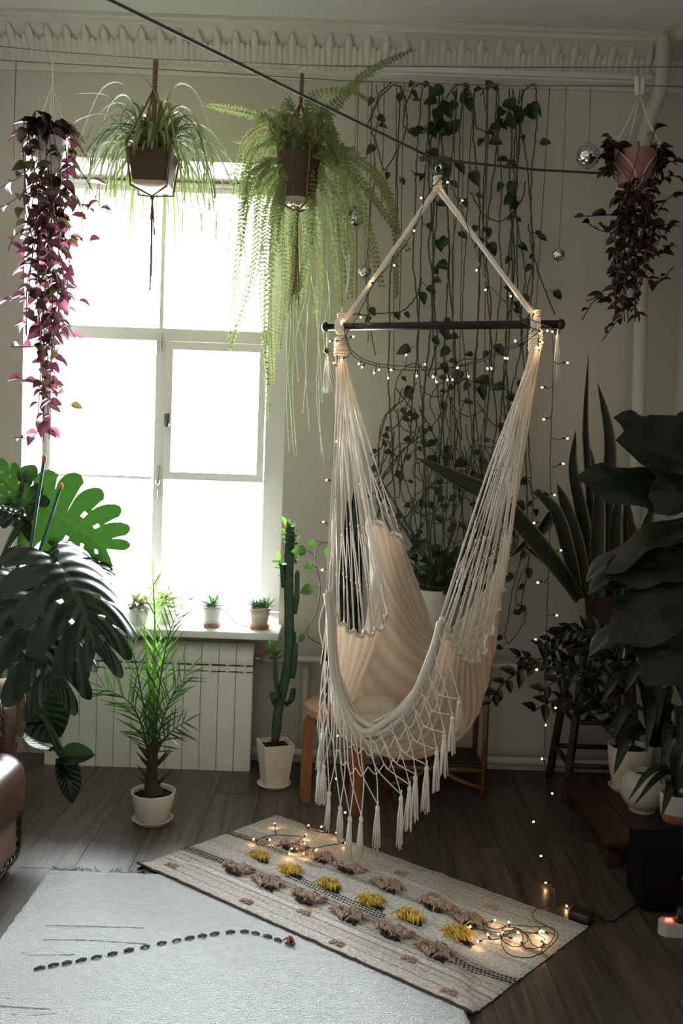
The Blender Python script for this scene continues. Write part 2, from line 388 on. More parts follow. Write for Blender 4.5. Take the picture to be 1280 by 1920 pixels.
# ================================================================== SETTING
fl = thing('floor', 'grey-brown laminate floor of long boards running to the window', 'floor', (0, 0, 0), kind='structure')
MB().box((XL, YB, -.06), (XR, WALLY, -.013)).build('subfloor', 'dark_wood', fl, False)
_pk = {}
pw, plen = .193, 1.285
x = XL; c = 0
while x < XR - 1e-4:
    w = min(pw, XR - x); y = YB - (c * .47 % 1) * plen
    while y < WALLY - 1e-4:
        y0, y1 = max(y, YB), min(y + plen, WALLY)
        if y1 - y0 > .02:
            key = (round(w, 3), round(y1 - y0, 3))
            if key not in _pk:
                _pk[key] = MB().box((.0006, .0006, -.013), (w - .0006, y1 - y0 - .0006, 0)).mesh('plank', 'floor_wood', False, bevel=.0012)
            inst('plank', _pk[key], fl, Matrix.Translation((x, y0, 0)))
        y += plen
    x += pw; c += 1
T = .25
wb = MB(); yo = WALLY + .48
wb.box((XL - T, WALLY, -.1), (WX0, yo, CEIL)); wb.box((WX1, WALLY, -.1), (XR + T, yo, CEIL))
wb.box((WX0, WALLY, -.1), (WX1, yo, WZ0 - .05)); wb.box((WX0, WALLY, WZ1), (WX1, yo, CEIL))
tag(wb.build('wall_back', 'wall', None, False), 'grey-beige plaster wall around the bright window', 'wall', kind='structure')
tag(MB().box((XR, YB, -.1), (XR + T, WALLY, CEIL)).build('wall_right', 'wall', None, False), 'plain plaster side wall behind the big-leaved plants', 'wall', kind='structure')
tag(MB().box((XL - T, YB, -.1), (XL, WALLY, CEIL)).build('wall_left', 'wall', None, False), 'plain plaster side wall beyond the leather armchair', 'wall', kind='structure')
tag(MB().box((XL - T, YB - T, -.1), (XR + T, YB, CEIL)).build('wall_rear', 'wall', None, False), 'plain plaster wall facing the window', 'wall', kind='structure')
tag(MB().box((XL - T, YB - T, CEIL), (XR + T, yo, CEIL + .2)).build('ceiling', 'ceiling', None, False), 'pale plain plaster ceiling', 'ceiling', kind='structure')
# cornice with repeated leaf relief
def cornice(name, a, b, nrm, label):
    a, b, nrm = Vector(a), Vector(b), Vector(nrm); d = (b - a).normalized(); Lg = (b - a).length
    root = thing(name, label, 'cornice', a, kind='structure')
    prof = [(0, -.215), (.012, -.215), (.018, -.205), (.018, -.195), (.030, -.190), (.034, -.178), (.040, -.13), (.06, -.075), (.095, -.040), (.12, -.034), (.125, -.02), (.14, -.016), (.14, 0)]
    mb = MB(); vs = []
    for q in (a, b):
        vs += [q + nrm * o + Vector((0, 0, z)) for o, z in prof]
    k = len(prof); mb.add(vs, [(i, i + 1, k + i + 1, k + i) for i in range(k - 1)])
    mb.build('moulding', 'plaster', root, 'auto')
    lf = MB()   # acanthus piece following the cove: a broad centre lobe, two curled side lobes and a bead
    for s_, w_, h_, cx0 in ((0, .018, 1.0, 0), (-1, .016, .72, .020), (1, .016, .72, .020)):
        rows_ = []
        for i in range(7):
            t = i / 6 * h_; w = w_ * max(.05, 1 - abs(2 * (.1 + .9 * i / 6) - 1) ** 4) ** .5
            cx = s_ * (cx0 + .010 * math.sin(t * 3.2)); y_ = .036 + .066 * t * t; z_ = -.176 + .128 * t
            up = .0065 * math.sin(math.pi * (.15 + .8 * i / 6)) + .001
            rows_ += [(cx - w, y_, z_), (cx - w * .5, y_ + up * .8, z_ - up * .5), (cx, y_ + up, z_ - up * .6), (cx + w * .5, y_ + up * .8, z_ - up * .5), (cx + w, y_, z_)]
        lf.add(rows_, [(r_*5+c_, r_*5+c_+1, r_*5+c_+6, r_*5+c_+5) for r_ in range(6) for c_ in range(4)])
    lm = lf.mesh('leaf_relief', 'plaster')
    n = int(Lg / .085)
    for i in range(n):
        q = a + d * ((i + .5) * Lg / n)
        inst('leaf_relief', lm, root, Matrix(((d.x, nrm.x, 0, q.x), (d.y, nrm.y, 0, q.y), (0, 0, 1, q.z), (0, 0, 0, 1))))
cornice('trim_1', (XL, WALLY, CEIL), (XR, WALLY, CEIL), (0, -1, 0), 'white ceiling cornice with leaf relief above the window')
cornice('trim_2', (XR, WALLY - .14, CEIL), (XR, 2.2, CEIL), (-1, 0, 0), 'white ceiling cornice with leaf relief along the side wall')
# ------------------------------------------------------------------ window
win = thing('window_1', 'tall white wooden double window with a small vent sash and blown-out daylight', 'window', ((WX0 + WX1) / 2, WALLY, WZ0), kind='structure')
YF = 4.64
def wx(px, py=740): return P(px, py, YF).x
def wz(py, px=300): return P(px, py, YF).z
def bar(name, x0, x1, z0, z1, y0=YF, y1=YF + .06, m_='white_paint', bev=.004, parent=None):
    return MB().box((min(x0, x1), y0, min(z0, z1)), (max(x0, x1), y1, max(z0, z1))).build(name, m_, parent or win, 'auto', bev)
zt, zb = wz(362), wz(1150)
bar('frame_stile', WX0, wx(97), WZ0, WZ1, YF - .01, YF + .09); bar('frame_stile', wx(499), WX1, WZ0, WZ1, YF - .01, YF + .09)
bar('frame_rail', wx(97), wx(499), zt, WZ1, YF - .02, YF + .09); bar('frame_rail', wx(97), wx(499), WZ0, zb, YF - .01, YF + .09)
bar('frame_rail', wx(97), wx(499), wz(346), wz(352), YF - .05, YF - .02)
bar('transom', wx(97), wx(499), wz(640), wz(616), YF - .02, YF + .08)
bar('mullion', wx(301, 490), wx(309, 490), wz(616), zt, YF, YF + .06); bar('mullion', wx(288, 900), wx(308, 900), zb, wz(640), YF - .02, YF + .08)
bar('glazing_bar', wx(97), wx(288), wz(896, 190), wz(890, 190), YF + .01, YF + .05)
bar('glazing_bar', wx(308), wx(499), wz(905, 400), wz(898, 400), YF + .01, YF + .05)
def pane(x0, x1, z0, z1, y, parent=None):
    return MB().box((min(x0, x1), y, min(z0, z1)), (max(x0, x1), y + .004, max(z0, z1))).build('pane', 'glass', parent or win, False)
pane(wx(97), wx(302), wz(616), zt, YF + .03); pane(wx(308), wx(499), wz(616), zt, YF + .03)
pane(wx(97), wx(288), wz(892, 190), wz(640), YF + .03); pane(wx(97), wx(288), zb, wz(894, 190), YF + .03); pane(wx(308), wx(499), zb, wz(904, 400), YF + .03)
sx0, sx1, sz0, sz1 = wx(311, 770), wx(497, 770), wz(901, 400), wz(645, 400)
ix0, ix1, iz0, iz1 = wx(325, 770), wx(485, 770), wz(887, 400), wz(660, 400)
sash = MB().box((sx0, YF - .045, sz0), (ix0, YF - .005, sz1)).box((ix1, YF - .045, sz0), (sx1, YF - .005, sz1)).box((ix0, YF - .045, sz0), (ix1, YF - .005, iz0)).box((ix0, YF - .045, iz1), (ix1, YF - .005, sz1)).build('vent_sash', 'white_paint', win, 'auto')
pane(ix0, ix1, iz0, iz1, YF - .025, sash)
h = P(314, 787, YF - .05)
MB().box((h.x - .014, h.y - .012, h.z - .03), (h.x + .014, h.y, h.z + .03)).ball((h.x + .002, h.y - .02, h.z - .028), .012).build('latch', 'dark_metal', sash)
h = P(297, 902, YF - .02)
MB().tube([(h.x, h.y - .012, h.z - .09), (h.x, h.y - .018, h.z), (h.x, h.y - .012, h.z + .08)], .006).ball((h.x, h.y - .02, h.z), .012, sc=(1, 1, 2)).build('bolt', 'metal', win)
h = P(303, 640, YF - .02)
MB().tube([(h.x, h.y - .012, h.z - .05), (h.x, h.y - .014, h.z + .04)], .007).build('hinge', 'metal', win)
bar('sill', WX0 - .04, WX1 + .02, WZ0 - .034, WZ0, 4.06, YF - .005, 'sill_white', .008)
# ------------------------------------------------------------------ pipes
def pipe(name, label, pts, r_, n=12):
    o = MB().tube(crom(pts, 6), r_, n).build(name, 'pipe_paint'); return tag(o, label, 'pipe', kind='structure')
pipe('heating_riser', 'painted heating riser pipe bending along the room corner', [P(1243, 60, 4.18), P(1240, 150, 4.18), P(1232, 185, 4.18), P(1207, 255, 4.2), P(1203, 320, 4.2), P(1200, 640, 4.2), P(1190, 960, 4.2), (P(1190, 960, 4.2).x, 4.2, .6), (P(1190, 960, 4.2).x, 4.2, 0)], .032)
zr = P(560, 1236, 4.22).z; xr_ = P(1190, 960, 4.2).x; x0_ = P(492, 1236, 4.2).x
pipe('heating_pipe', 'painted horizontal heating pipe at radiator-valve height on the wall', [(x0_, 4.2, zr), (.2, 4.22, zr), (xr_ - .03, 4.22, zr)], .018)
pipe('heating_pipe', 'painted horizontal heating pipe low along the wall above the floor', [(P(470, 1420, 4.2).x, 4.22, .072), (.2, 4.22, .068), (XR - .05, 4.22, .068)], .021)
pipe('heating_pipe', 'short painted upright pipe beside the cactus joining both wall pipes', [(P(575, 1240, 4.25).x, 4.24, .09), (P(575, 1240, 4.25).x, 4.24, zr)], .018)
# ------------------------------------------------------------------ radiator
rx0, rx1 = P(84, 1330, 4.14).x, P(472, 1330, 4.14).x
rz0, rz1 = P(280, 1441, 4.14).z, P(280, 1206, 4.14).z
rad = thing('radiator', 'white sectional radiator hung under the window sill', 'radiator', ((rx0 + rx1) / 2, 4.2, 0))
nsec = 12; sw = (rx1 - rx0) / nsec; H = rz1 - rz0
def section_mesh():
    mb = MB(); w = sw / 2 - .0016
    prof = [(.0, 0), (.0, H - .135), (.012, H - .128), (.075, H - .128), (.075, 0)]   # flat front panel (y offset from front, z)
    def ext(pr, w_):
        k = len(pr); vs = [(-w_, y_, z_) for y_, z_ in pr] + [(w_, y_, z_) for y_, z_ in pr]
        mb.add(vs, [(i, (i+1) % k, k + (i+1) % k, k + i) for i in range(k)] + [tuple(range(k-1, -1, -1)), tuple(range(k, 2*k))])
    ext(prof, w)
    ext([(.012, H - .120), (.012, H - .098), (.07, H - .098), (.07, H - .120)], w)          # upper grille bars
    ext([(.004, H - .088), (-.002, H - .07), (.002, H - .035), (.018, H - .012), (.045, H), (.075, H), (.075, H - .088)], w)
    ext([(.004, H - .13), (.004, H - .085), (.012, H - .085), (.012, H - .13)], .005)      # fin
    ext([(.03, H - .13), (.03, H - .085), (.075, H - .085), (.075, H - .13)], .02)
    return mb.mesh('section', 'enamel', 'auto')
sm = section_mesh()
for i in range(nsec): inst('section', sm, rad, Matrix.Translation((rx0 + (i + .5) * sw, 4.14, rz0)))
MB().box((rx0 + .004, 4.17, rz0 + .03), (rx1 - .004, 4.21, rz1 - .03)).build('core', 'dark_metal', rad, False)
MB().tube([(rx1 - .01, 4.19, zr + .005), (x0_ + .01, 4.2, zr)], .013, 8).tube([(rx1 + .025, 4.19, zr), (rx1 + .035, 4.19, zr)], .02, 8).build('valve', 'metal', rad)
h = P(494, 1222, 4.16); MB().ball(h, .016, sc=(1.2, .8, .8)).build('valve_knob', 'terracotta', rad)
MB().box((rx0 + .15, 4.2, rz1 - .2), (rx0 + .17, WALLY - .003, rz1 - .15)).box((rx1 - .17, 4.2, rz1 - .2), (rx1 - .15, WALLY - .003, rz1 - .15)).build('bracket', 'dark_metal', rad, False)
# ------------------------------------------------------------------ wires, lamp batten, ropes
def wirething(name, label, pts, r_, m_='wire', n=5, cat='wire'):
    return tag(MB().tube(pts, r_, n).build(name, m_), label, cat)
YA, YW = 3.86, 4.12
wireA = [P(-260, 66, YA), P(0, 87, YA), P(97, 97, YA), P(292, 111, YA), P(565, 122, YA), P(640, 124, YA), P(960, 126, YA), P(1195, 126, YA), P(1345, 124, YA)]
wirething('plant_wire', 'thin steel wire below the ceiling carrying the hanging plant pots', [(XL, wireA[0].y, wireA[0].z + .03)] + wireA[1:-1] + [(XR, YA, wireA[-1].z)], .0022)
wireB = [P(0, 113, YW), P(300, 130, YW), P(640, 151, YW), P(960, 161, YW), P(1235, 161, YW)]
wirething('trellis_wire', 'thin dark wire stretched along the wall holding the vine strings', [(XL, YW, wireB[0].z + .02)] + wireB + [(XR, YW, wireB[-1].z)], .0022)
lb = thing('batten_lamp', 'long slim white batten lamp fixed under the cornice', 'lamp', P(965, 144, 4.26))
a, b = P(706, 142, 4.25), P(1224, 147, 4.25); zz = (a.z + b.z) / 2
MB().box((a.x, 4.22, zz - .018), (b.x, WALLY, zz + .018)).build('housing', 'white_paint', lb, 'auto', .003)
MB().box((a.x + .02, 4.20, zz - .012), (b.x - .02, 4.222, zz + .012)).build('diffuser', 'lamp_diffuser', lb, 'auto', .004)
for xx in (a.x, b.x): MB().box((xx - .006, 4.205, zz - .02), (xx + .006, WALLY, zz + .02)).build('end_cap', 'white_paint', lb, 'auto', .002)
# heavy rope carrying the swing
APEX = P(818, 300, 3.30); nearend = P(210, 0, 2.36); dirn = (nearend - APEX)
far = P(1215, 332, 4.20)
k_ = (CEIL - APEX.z) / dirn.z; k_ = min(k_, 1.9)
rp = [APEX + dirn * k_, APEX + dirn * .5 + Vector((0, 0, -.004)), APEX + Vector((-.03, 0, .012))]
wirething('support_rope', 'dark braided rope slanting from the ceiling to the hammock hook', rp, .0048, 'rope_dark', 8, 'rope')
wirething('support_rope', 'dark braided rope running from the hammock hook to the room corner', [APEX + Vector((.03, .0, .0)), P(1000, 318, 3.72), P(1130, 325, 4.0), far], .0048, 'rope_dark', 8, 'rope')
# loose strings and mirror balls
def string(px0, py0, px1, py1, label, Y=YW - .01, group=None, back=0.0):
    a_, b_ = P(px0, py0, Y), P(px1, py1, Y); b_.y = a_.y
    bk = Vector((0, back, 0))
    o = MB().tube(crom([a_, a_.lerp(b_, .4) + RV(.004) + bk, a_.lerp(b_, .75) + RV(.004) + bk, b_ + bk], 3), .002, 4).build('string', 'twine')
    return tag(o, label, 'string', group)
string(30, 113, 27, 300, 'bare brown string hanging beside the purple-leaved hanging plant')
for px0, px1, y1, lab in ((672, 668, 560, 'brown string passing behind the larger mirror ball beside the fern'), (697, 690, 640, 'brown string passing behind the small mirror ball under the fern'), (743, 738, 690, 'brown string hanging through the looped vine beneath the batten lamp end'),
                     (758, 748, 600, 'brown string crossing the slanting rope beside the looped vine'), (720, 716, 400, 'short brown string ending by the fern tips and the looped vine'), (1030, 1003, 600, 'brown string slanting alone over bare wall between vines and small mirror ball'),
                     (852, 846, 900, None), (868, 862, 760, None), (915, 905, 1010, None)):
    string(px0, 152 + (px0 - 640) * .03, px1, y1, lab or 'brown string hidden among the leafiest vines behind the hammock ropes', group='strings on the vine wall', back=.03 if px0 in (672, 697) else 0)
def mirror_ball(px, py, rpx, Y, ytop, label, xtop=None):
    c_ = P(px, py, Y); r_ = rpx / FPX * Y
    root = thing('mirror_ball', label, 'mirror ball', c_ - Vector((0, 0, r_)), 'mirror balls')
    n, m_ = 26, 15; mb = MB(); core = MB()
    core.ball(c_, r_ * .975, 20, 12); core.build('core', 'glue_grey', root)
    for i in range(1, m_ - 1):
        t0, t1 = math.pi * (i + .06) / m_, math.pi * (i + .94) / m_; nn = max(4, int(n * math.sin((t0 + t1) / 2)))
        for j in range(nn):
            p0, p1 = 2 * math.pi * (j + .06) / nn, 2 * math.pi * (j + .94) / nn; jr = RV(.02)
            mb.add([c_ + r_ * Vector((math.sin(t) * math.cos(p), math.sin(t) * math.sin(p), math.cos(t))) + jr * r_ * q for t, p, q in ((t0, p0, .4), (t1, p0, -.4), (t1, p1, .4), (t0, p1, -.4))], [(0, 1, 2, 3)])
    tag(mb.build('mirror_tiles', 'mirror', root, False), kind='stuff')
    MB().lathe([(r_ * .22, r_ * .96), (r_ * .22, r_ * 1.08), (0, r_ * 1.1)], c_, 10).build('cap', 'metal', root)
    tp = P(xtop or px, ytop, YW)
    MB().tube([c_ + Vector((0, 0, r_)), c_.lerp(tp, .5) + Vector((.002, 0, 0)), tp], .0011, 4).build('thread', 'twine', root)
mirror_ball(662, 409, 20, YW - .05, 152, 'larger mirror ball hanging beside the drooping fern fronds', 668)
mirror_ball(683, 509, 13, YW - .04, 153, 'small mirror ball hanging behind the left hammock rope under the fern', 690)
mirror_ball(1102, 293, 22, YW - .06, 161, 'largest mirror ball beside the pink hanging pot', 1107)
mirror_ball(1047, 478, 12.5, YW - .03, 161, 'small mirror ball on a long brown string at the bare wall', 1062)
# ================================================================== RUGS
def slab(name, corners, th, mat_, nx, ny, bumpy=0.0, z0=0.0, parent=None):
    """corners: 4 floor points p00,p10,p11,p01; grid with uv, thick edge"""
    p00, p10, p11, p01 = [Vector((c.x, c.y, 0)) for c in corners]
    rows = []
    for j in range(ny + 1):
        v = j / ny; row = []
        for i in range(nx + 1):
            u = i / nx; p = p00.lerp(p10, u).lerp(p01.lerp(p11, u), v)
            e = min(i, nx - i, j, ny - j)
            row.append(Vector((p.x + (U(-1, 1) * bumpy * .6 if e == 0 else 0), p.y + (U(-1, 1) * bumpy * .6 if e == 0 else 0), z0 + (th if e else th * .35) + U(-1, 1) * bumpy * .3)))
        rows.append(row)
    me = grid_mesh(name, rows, mat_); o = inst(name, me, parent)
    edge = MB(); ring = [rows[0][i] for i in range(nx)] + [rows[j][nx] for j in range(ny)] + [rows[ny][i] for i in range(nx, 0, -1)] + [rows[j][0] for j in range(ny, 0, -1)]
    return o, rows, ring
wr = thing('white_rug', 'thick white wool rug with a dotted dark stitch line', 'rug', (-.3, 2.1, 0))
wx0_, wx1_, wy1_ = -.965, .38, F(190, 1640).y
o, rows, ring = slab('pile', [Vector((wx0_, 1.1, 0)), Vector((wx1_, 1.1, 0)), Vector((wx1_, wy1_, 0)), Vector((wx0_, wy1_, 0))], .012, 'rug_white', 130, 190, .004, 0.002, wr)
mb = MB()
for i in range(46):
    a_ = Vector((wx0_ + U(0, .02) + i * .0135, wy1_ - .004, .008)); l_ = U(.025, .06)
    d_ = Vector((U(-.9, .9), 1, 0)).normalized() * l_
    inst('fringe_strand', MB().tube(crom([a_, a_ + d_ * .5 + Vector((U(-.01, .01), 0, -.004)), a_ + d_ + Vector((U(-.02, .02), 0, -.004))], 3), .0022, 4).mesh('fringe_strand', 'fringe'), wr)
line = crom([F(48, 1820, .016), F(180, 1795, .016), F(330, 1763, .016), F(440, 1747, .016), F(490, 1752, .016), F(555, 1775, .016)], 10)
acc = 0; last = line[0]
for q0, q1 in zip(line, line[1:]):
    acc += (q1 - q0).length
    if acc > .036:
        acc = 0; s_ = U(.8, 1.2); big = 1.25 if q1.x < -.55 else .95
        mbk = MB()
        for k in range(5): 
            c_ = q1 + Vector((U(-.003, .003), U(-.003, .003), 0)); dd = (q1 - q0).normalized() * .012; mbk.tube([c_ - dd + Vector((0, U(-.003, .003), 0)), c_ + Vector((0, 0, .004)), c_ + dd + Vector((0, U(-.003, .003), 0))], .0026 * big, 5)
        mbk.build('stitch', 'yarn_grey', wr)
for pts in ([(85, 1735), (180, 1737), (270, 1740)], [(40, 1785), (55, 1791), (140, 1790)], [(80, 1762), (160, 1762), (275, 1770)]):
    MB().tube([F(x_, y_, .0145) for x_, y_ in pts], .0012, 4).build('loose_thread', 'fringe', wr)
for pts, r_ in (([(-30, 1885), (45, 1890), (95, 1894)], .0035), ([(-30, 1868), (40, 1874), (80, 1872)], .0015), ([(-30, 1899), (60, 1905), (110, 1900)], .002)):
    MB().tube([F(x_, y_, .0125) for x_, y_ in pts], r_, 6).build('grey_stripe', 'fringe', wr)
# patterned flat-woven rug
kl, kt, kr, kb = F(257, 1626), F(515, 1530), F(1102, 1742), F(882, 1908)
kr = kb + (kt - kl) * .98 + (kr - (kb + (kt - kl) * .98)) * .6
KZ = .017
kg = thing('patterned_rug', 'striped flat-woven rug with yellow and peach tufts under the hammock', 'rug', (kl + kr) / 2)
def on_white(x_, y_):
    q = min(wx1_ - x_, wy1_ + .062 - y_); q = max(0, min(1, (q + .045) / .05)); return q * q * (3 - 2 * q)
def KZF(x_, y_): return .0045 + (KZ - .0045) * on_white(x_, y_)          # height of the rug's top face
o, rows, ring = slab('weave', [kl, kb, kr, kt], .006, 'kilim', 120, 60, .0025, KZ - .004, kg)
for v in o.data.vertices: v.co.z += KZF(v.co.x, v.co.y) - KZ
for r_ in rows:
    for p in r_: p.z += KZF(p.x, p.y) - KZ
def FK(px, py, dz=0.0):
    q = F(px, py, .006); return F(px, py, KZF(q.x, q.y) + dz)
for k_, (pts, m_, r_) in {'front': (rows[0], 'yarn_brown', .0045), 'back': (rows[-1], 'fringe', .003)}.items():
    pts = [p + Vector((0, 0, .001 + U(0, .002))) for p in pts[::2]]; MB().tube(pts, r_, 5).build('selvedge', m_, kg)
ke = [r_[-1] for r_ in rows]; MB().tube([p + Vector((U(-.003, .003), U(-.003, .003), -.004)) for p in ke], .0045, 5).build('selvedge', 'yarn_dark', kg)
ke = [r_[0] for r_ in rows]; MB().tube([p + Vector((U(-.002, .002), U(-.002, .002), -.003)) for p in ke], .003, 5).build('selvedge', 'fringe', kg)
KU = (kb - kl).normalized(); KV = (kt - kl).normalized()
def tuft_mesh(name, mat_, n, lu, lv, h_):
    mb = MB()
    for i in range(n):
        a_ = U(-lu, lu); b_ = U(-lv, lv); k = math.sqrt(max(0, 1 - (a_/lu)**2 * .7)); b_ *= k
        d_ = Vector((U(-1, 1), U(-1, 1), 0)) * .018
        mb.tube([(a_, b_, 0), (a_ + d_.x * .4, b_ + d_.y * .4, h_ * U(.7, 1.1)), (a_ + d_.x, b_ + d_.y, h_ * U(.2, .5))], [.003, .0036, .0026], 4)
    return mb.mesh(name, mat_)
ty = [tuft_mesh('yellow_tuft', 'yarn_yellow', 60, .030, .024, .018) for _ in range(2)]
tp_ = [tuft_mesh('peach_tuft', 'yarn_peach', 80, .044, .022, .015) for _ in range(2)]
td = [tuft_mesh('dark_tuft', 'yarn_dark', 26, .034, .006, .012) for _ in range(2)]
ts_ = tuft_mesh('small_tuft', 'yarn_peach', 22, .02, .014, .008)
KM = lambda px, py, s=1, dv=0: Matrix(((KU.x*s, KV.x*s, 0, 0), (KU.y*s, KV.y*s, 0, 0), (0, 0, s, 0), (0, 0, 0, 1)))
def tuft(me, nm, px, py, s=1.0, dv=0.0, du=0.0):
    q = FK(px, py) + KV * dv + KU * du; M_ = KM(px, py, s); M_.translation = (q.x, q.y, KZF(q.x, q.y)); inst(nm, me, kg, M_)
for i, (x_, y_) in enumerate(((487, 1609), (545, 1636), (617, 1663), (695, 1694), (768, 1723), (858, 1757))):
    tuft(ty[i % 2], 'yellow_tuft', x_, y_, 1.0 + .05 * i); tuft(td[i % 2], 'dark_tuft', x_, y_, .8, -.016, .028)
    tuft(tp_[i % 2], 'peach_tuft', x_, y_, .55, .014, -.03)
for i, (x_, y_) in enumerate(((440, 1632), (499, 1658), (572, 1686), (650, 1719), (732, 1750), (812, 1787))):
    tuft(tp_[i % 2], 'peach_tuft', x_, y_, 1.2, .008); tuft(td[i % 2], 'dark_tuft', x_, y_, 1.0, -.022, .014)
for i, (x_, y_) in enumerate(((545, 1590), (598, 1610), (650, 1633), (725, 1664), (812, 1700), (874, 1727))):
    tuft(tp_[i % 2], 'peach_tuft', x_, y_, 1.2, .006); tuft(td[i % 2], 'dark_tuft', x_, y_, .95, -.021, .012)
for i, (x_, y_) in enumerate(((325, 1625), (465, 1692), (573, 1712), (755, 1640), (815, 1680), (924, 1702), (845, 1861), (770, 1800), (635, 1770))):
    tuft(ts_, 'small_tuft', x_, y_, .9)
tr_ = tuft_mesh('rust_tuft', 'yarn_rust', 14, .008, .008, .012); tuft(tr_, 'rust_tuft', 543, 1766)
# two braided dark rows
for (x0, y0, x1, y1) in ((345, 1590, 470, 1628), (425, 1560, 520, 1588), (850, 1800, 975, 1842), (540, 1640, 720, 1720)):
    a_, b_ = FK(x0, y0, .003), FK(x1, y1, .003); n = int((b_ - a_).length / .012)
    mb = MB()
    for r_ in range(3):
        for i in range(n):
            c_ = a_.lerp(b_, (i + .5 * (r_ % 2)) / n) + KV * (r_ - 1) * .013; c_.z = KZF(c_.x, c_.y) + .003; mb.tube([c_ - KV * .003, c_ + KU * .005 + KV * .003], .0018, 4)
    tag(mb.build('braided_row', 'yarn_dark', kg), kind='stuff')
# ================================================================== HAMMOCK CHAIR
GL, GR = P(639, 640, 3.42), P(1004, 628, 3.20)
BL, BR = P(612, 613, 3.43), P(1049, 608, 3.18)
hm = thing('hammock_chair', 'cream cotton hammock chair with black spreader bar, macrame cords and tassel fringe', 'hammock', F(760, 1590))
bd = (BR - BL).normalized()
mb = MB().tube([BL, BL.lerp(BR, .5), BR], .0145, 14); mb.build('spreader_bar', 'black_wood', hm)
for e, s_ in ((BL, -1), (BR, 1)):
    MB().ball(e + bd * s_ * .004, .019, 12, 8, (.8, 1, 1)).build('bar_knob', 'black_wood', hm)
AP = P(820, 352, 3.30)
def strands(a_, b_, n, r_, spread, name, tw=1.5):
    mb = MB()
    d_ = (b_ - a_).normalized(); nx = d_.orthogonal().normalized(); ny = d_.cross(nx)
    for k in range(n):
        ph = 2 * math.pi * k / n; pts = []
        for i in range(13):
            t = i / 12; an = ph + tw * t; q = spread * (1 - .35 * math.sin(math.pi * t))
            pts.append(a_.lerp(b_, t) + (nx * math.cos(an) + ny * math.sin(an)) * q)
        mb.tube(pts, r_, 5)
    return mb.build(name, 'cotton', hm)
WLp, WRp = GL + Vector((0, 0, .06)), GR + Vector((0, 0, .055))
strands(AP, WLp, 5, .0042, .0075, 'hanging_rope'); strands(AP, WRp, 5, .0042, .0075, 'hanging_rope')
def wrap(c0, c1, r_, name='rope_wrap', turns=9):
    c0, c1 = Vector(c0), Vector(c1); d_ = (c1 - c0).normalized(); nx = d_.orthogonal().normalized(); ny = d_.cross(nx); pts = []
    n = turns * 10
    for i in range(n + 1):
        an = 2 * math.pi * i / 10; pts.append(c0.lerp(c1, i / n) + (nx * math.cos(an) + ny * math.sin(an)) * (r_ + (.002 if (i // 10) % 2 else 0)))
    MB().tube([c0, c1], r_ * .9, 8).tube(pts, .0042, 5).build(name, 'cotton', hm)
wrap(AP + Vector((0, 0, -.015)), AP + Vector((0, 0, .04)), .012, turns=6)
for G in (GL, GR):
    wrap(G + Vector((0, 0, -.055)), G + Vector((0, 0, .015)), .021, turns=9)
    bc = BL + bd * ((G - BL).dot(bd)); wrap(bc - bd * .016, bc + bd * .016, .024, turns=5)
    wrap(bc + Vector((0, 0, .016)), bc + Vector((0, 0, .05)), .012, turns=4)
# hook and ring at the top
mb = MB(); c_ = AP + Vector((0, 0, .065))
mb.tube([c_ + Vector((.011 * math.cos(t), 0, .018 * math.sin(t))) for t in [i * math.pi / 8 for i in range(17)]], .004, 6, False)
mb.build('ring', 'chrome', hm)
cb_ = thing('rope_clamp', 'dark metal carabiner and knot joining the ropes above the hammock', 'carabiner', APEX)
mb = MB(); c_ = APEX + Vector((0, 0, -.02))
mb.tube([c_ + Vector((.018 * math.cos(t) + .004, 0, .03 * math.sin(t))) for t in [i * math.pi / 8 for i in range(17)]], .005, 6, False).build('carabiner', 'dark_metal', cb_)
mb = MB()
for i in range(7): mb.ball(APEX + Vector((-.05 + .016 * i, U(-.01, .01), U(-.008, .010) - .0)), U(.010, .017), 8, 6, (1.2, 1, .9))
mb.build('knot', 'rope_dark', cb_)
# cloth: control grid (px, py, Depth), v front->back rows, u left->right
CG = [[(612, 1112, 3.12), (628, 1285, 3.06), (690, 1370, 3.02), (772, 1300, 2.97), (826, 1163, 2.95)],
      [(634, 1165, 3.20), (627, 1343, 3.16), (712, 1406, 3.09), (806, 1368, 3.04), (848, 1205, 3.02)],
      [(680, 1190, 3.30), (638, 1364, 3.28), (745, 1419, 3.20), (855, 1382, 3.12), (872, 1236, 3.09)],
      [(724, 1152, 3.42), (668, 1338, 3.42), (780, 1405, 3.34), (893, 1340, 3.22), (905, 1225, 3.18)],
      [(690, 985, 3.60), (716, 1120, 3.60), (800, 1225, 3.56), (915, 1210, 3.40), (938, 1120, 3.33)],
      [(755, 1013, 3.62), (785, 1100, 3.64), (822, 1188, 3.62), (893, 1135, 3.50), (950, 1045, 3.42)]]
CGP = [[P(*c) for c in r_] for r_ in CG]
def cloth_grid(nu, nv):
    cols = [crom(r_, nu) for r_ in CGP]           # along u
    out = []
    for j in range(len(cols[0])): out.append(crom([c[j] for c in cols], nv))
    return out                                     # out[u][v]
NU, NV = 12, 10
S = cloth_grid(NU, NV)
nU, nV = len(S), len(S[0])
for j in range(nV):
    for i in range(nU):
        t = i / (nU - 1); fold = .010 * math.sin(j * 1.7 + 2 * math.sin(i * .2)) * (.35 + .65 * abs(2 * t - 1))
        S[i][j] = S[i][j] + Vector((fold * .6, -fold, 0))
rows = [list(r_) for r_ in S]
me = grid_mesh('seat_cloth', rows, 'hammock_cloth'); co = inst('seat_cloth', me, hm)
sd = co.modifiers.new('thickness', 'SOLIDIFY'); sd.thickness = .004
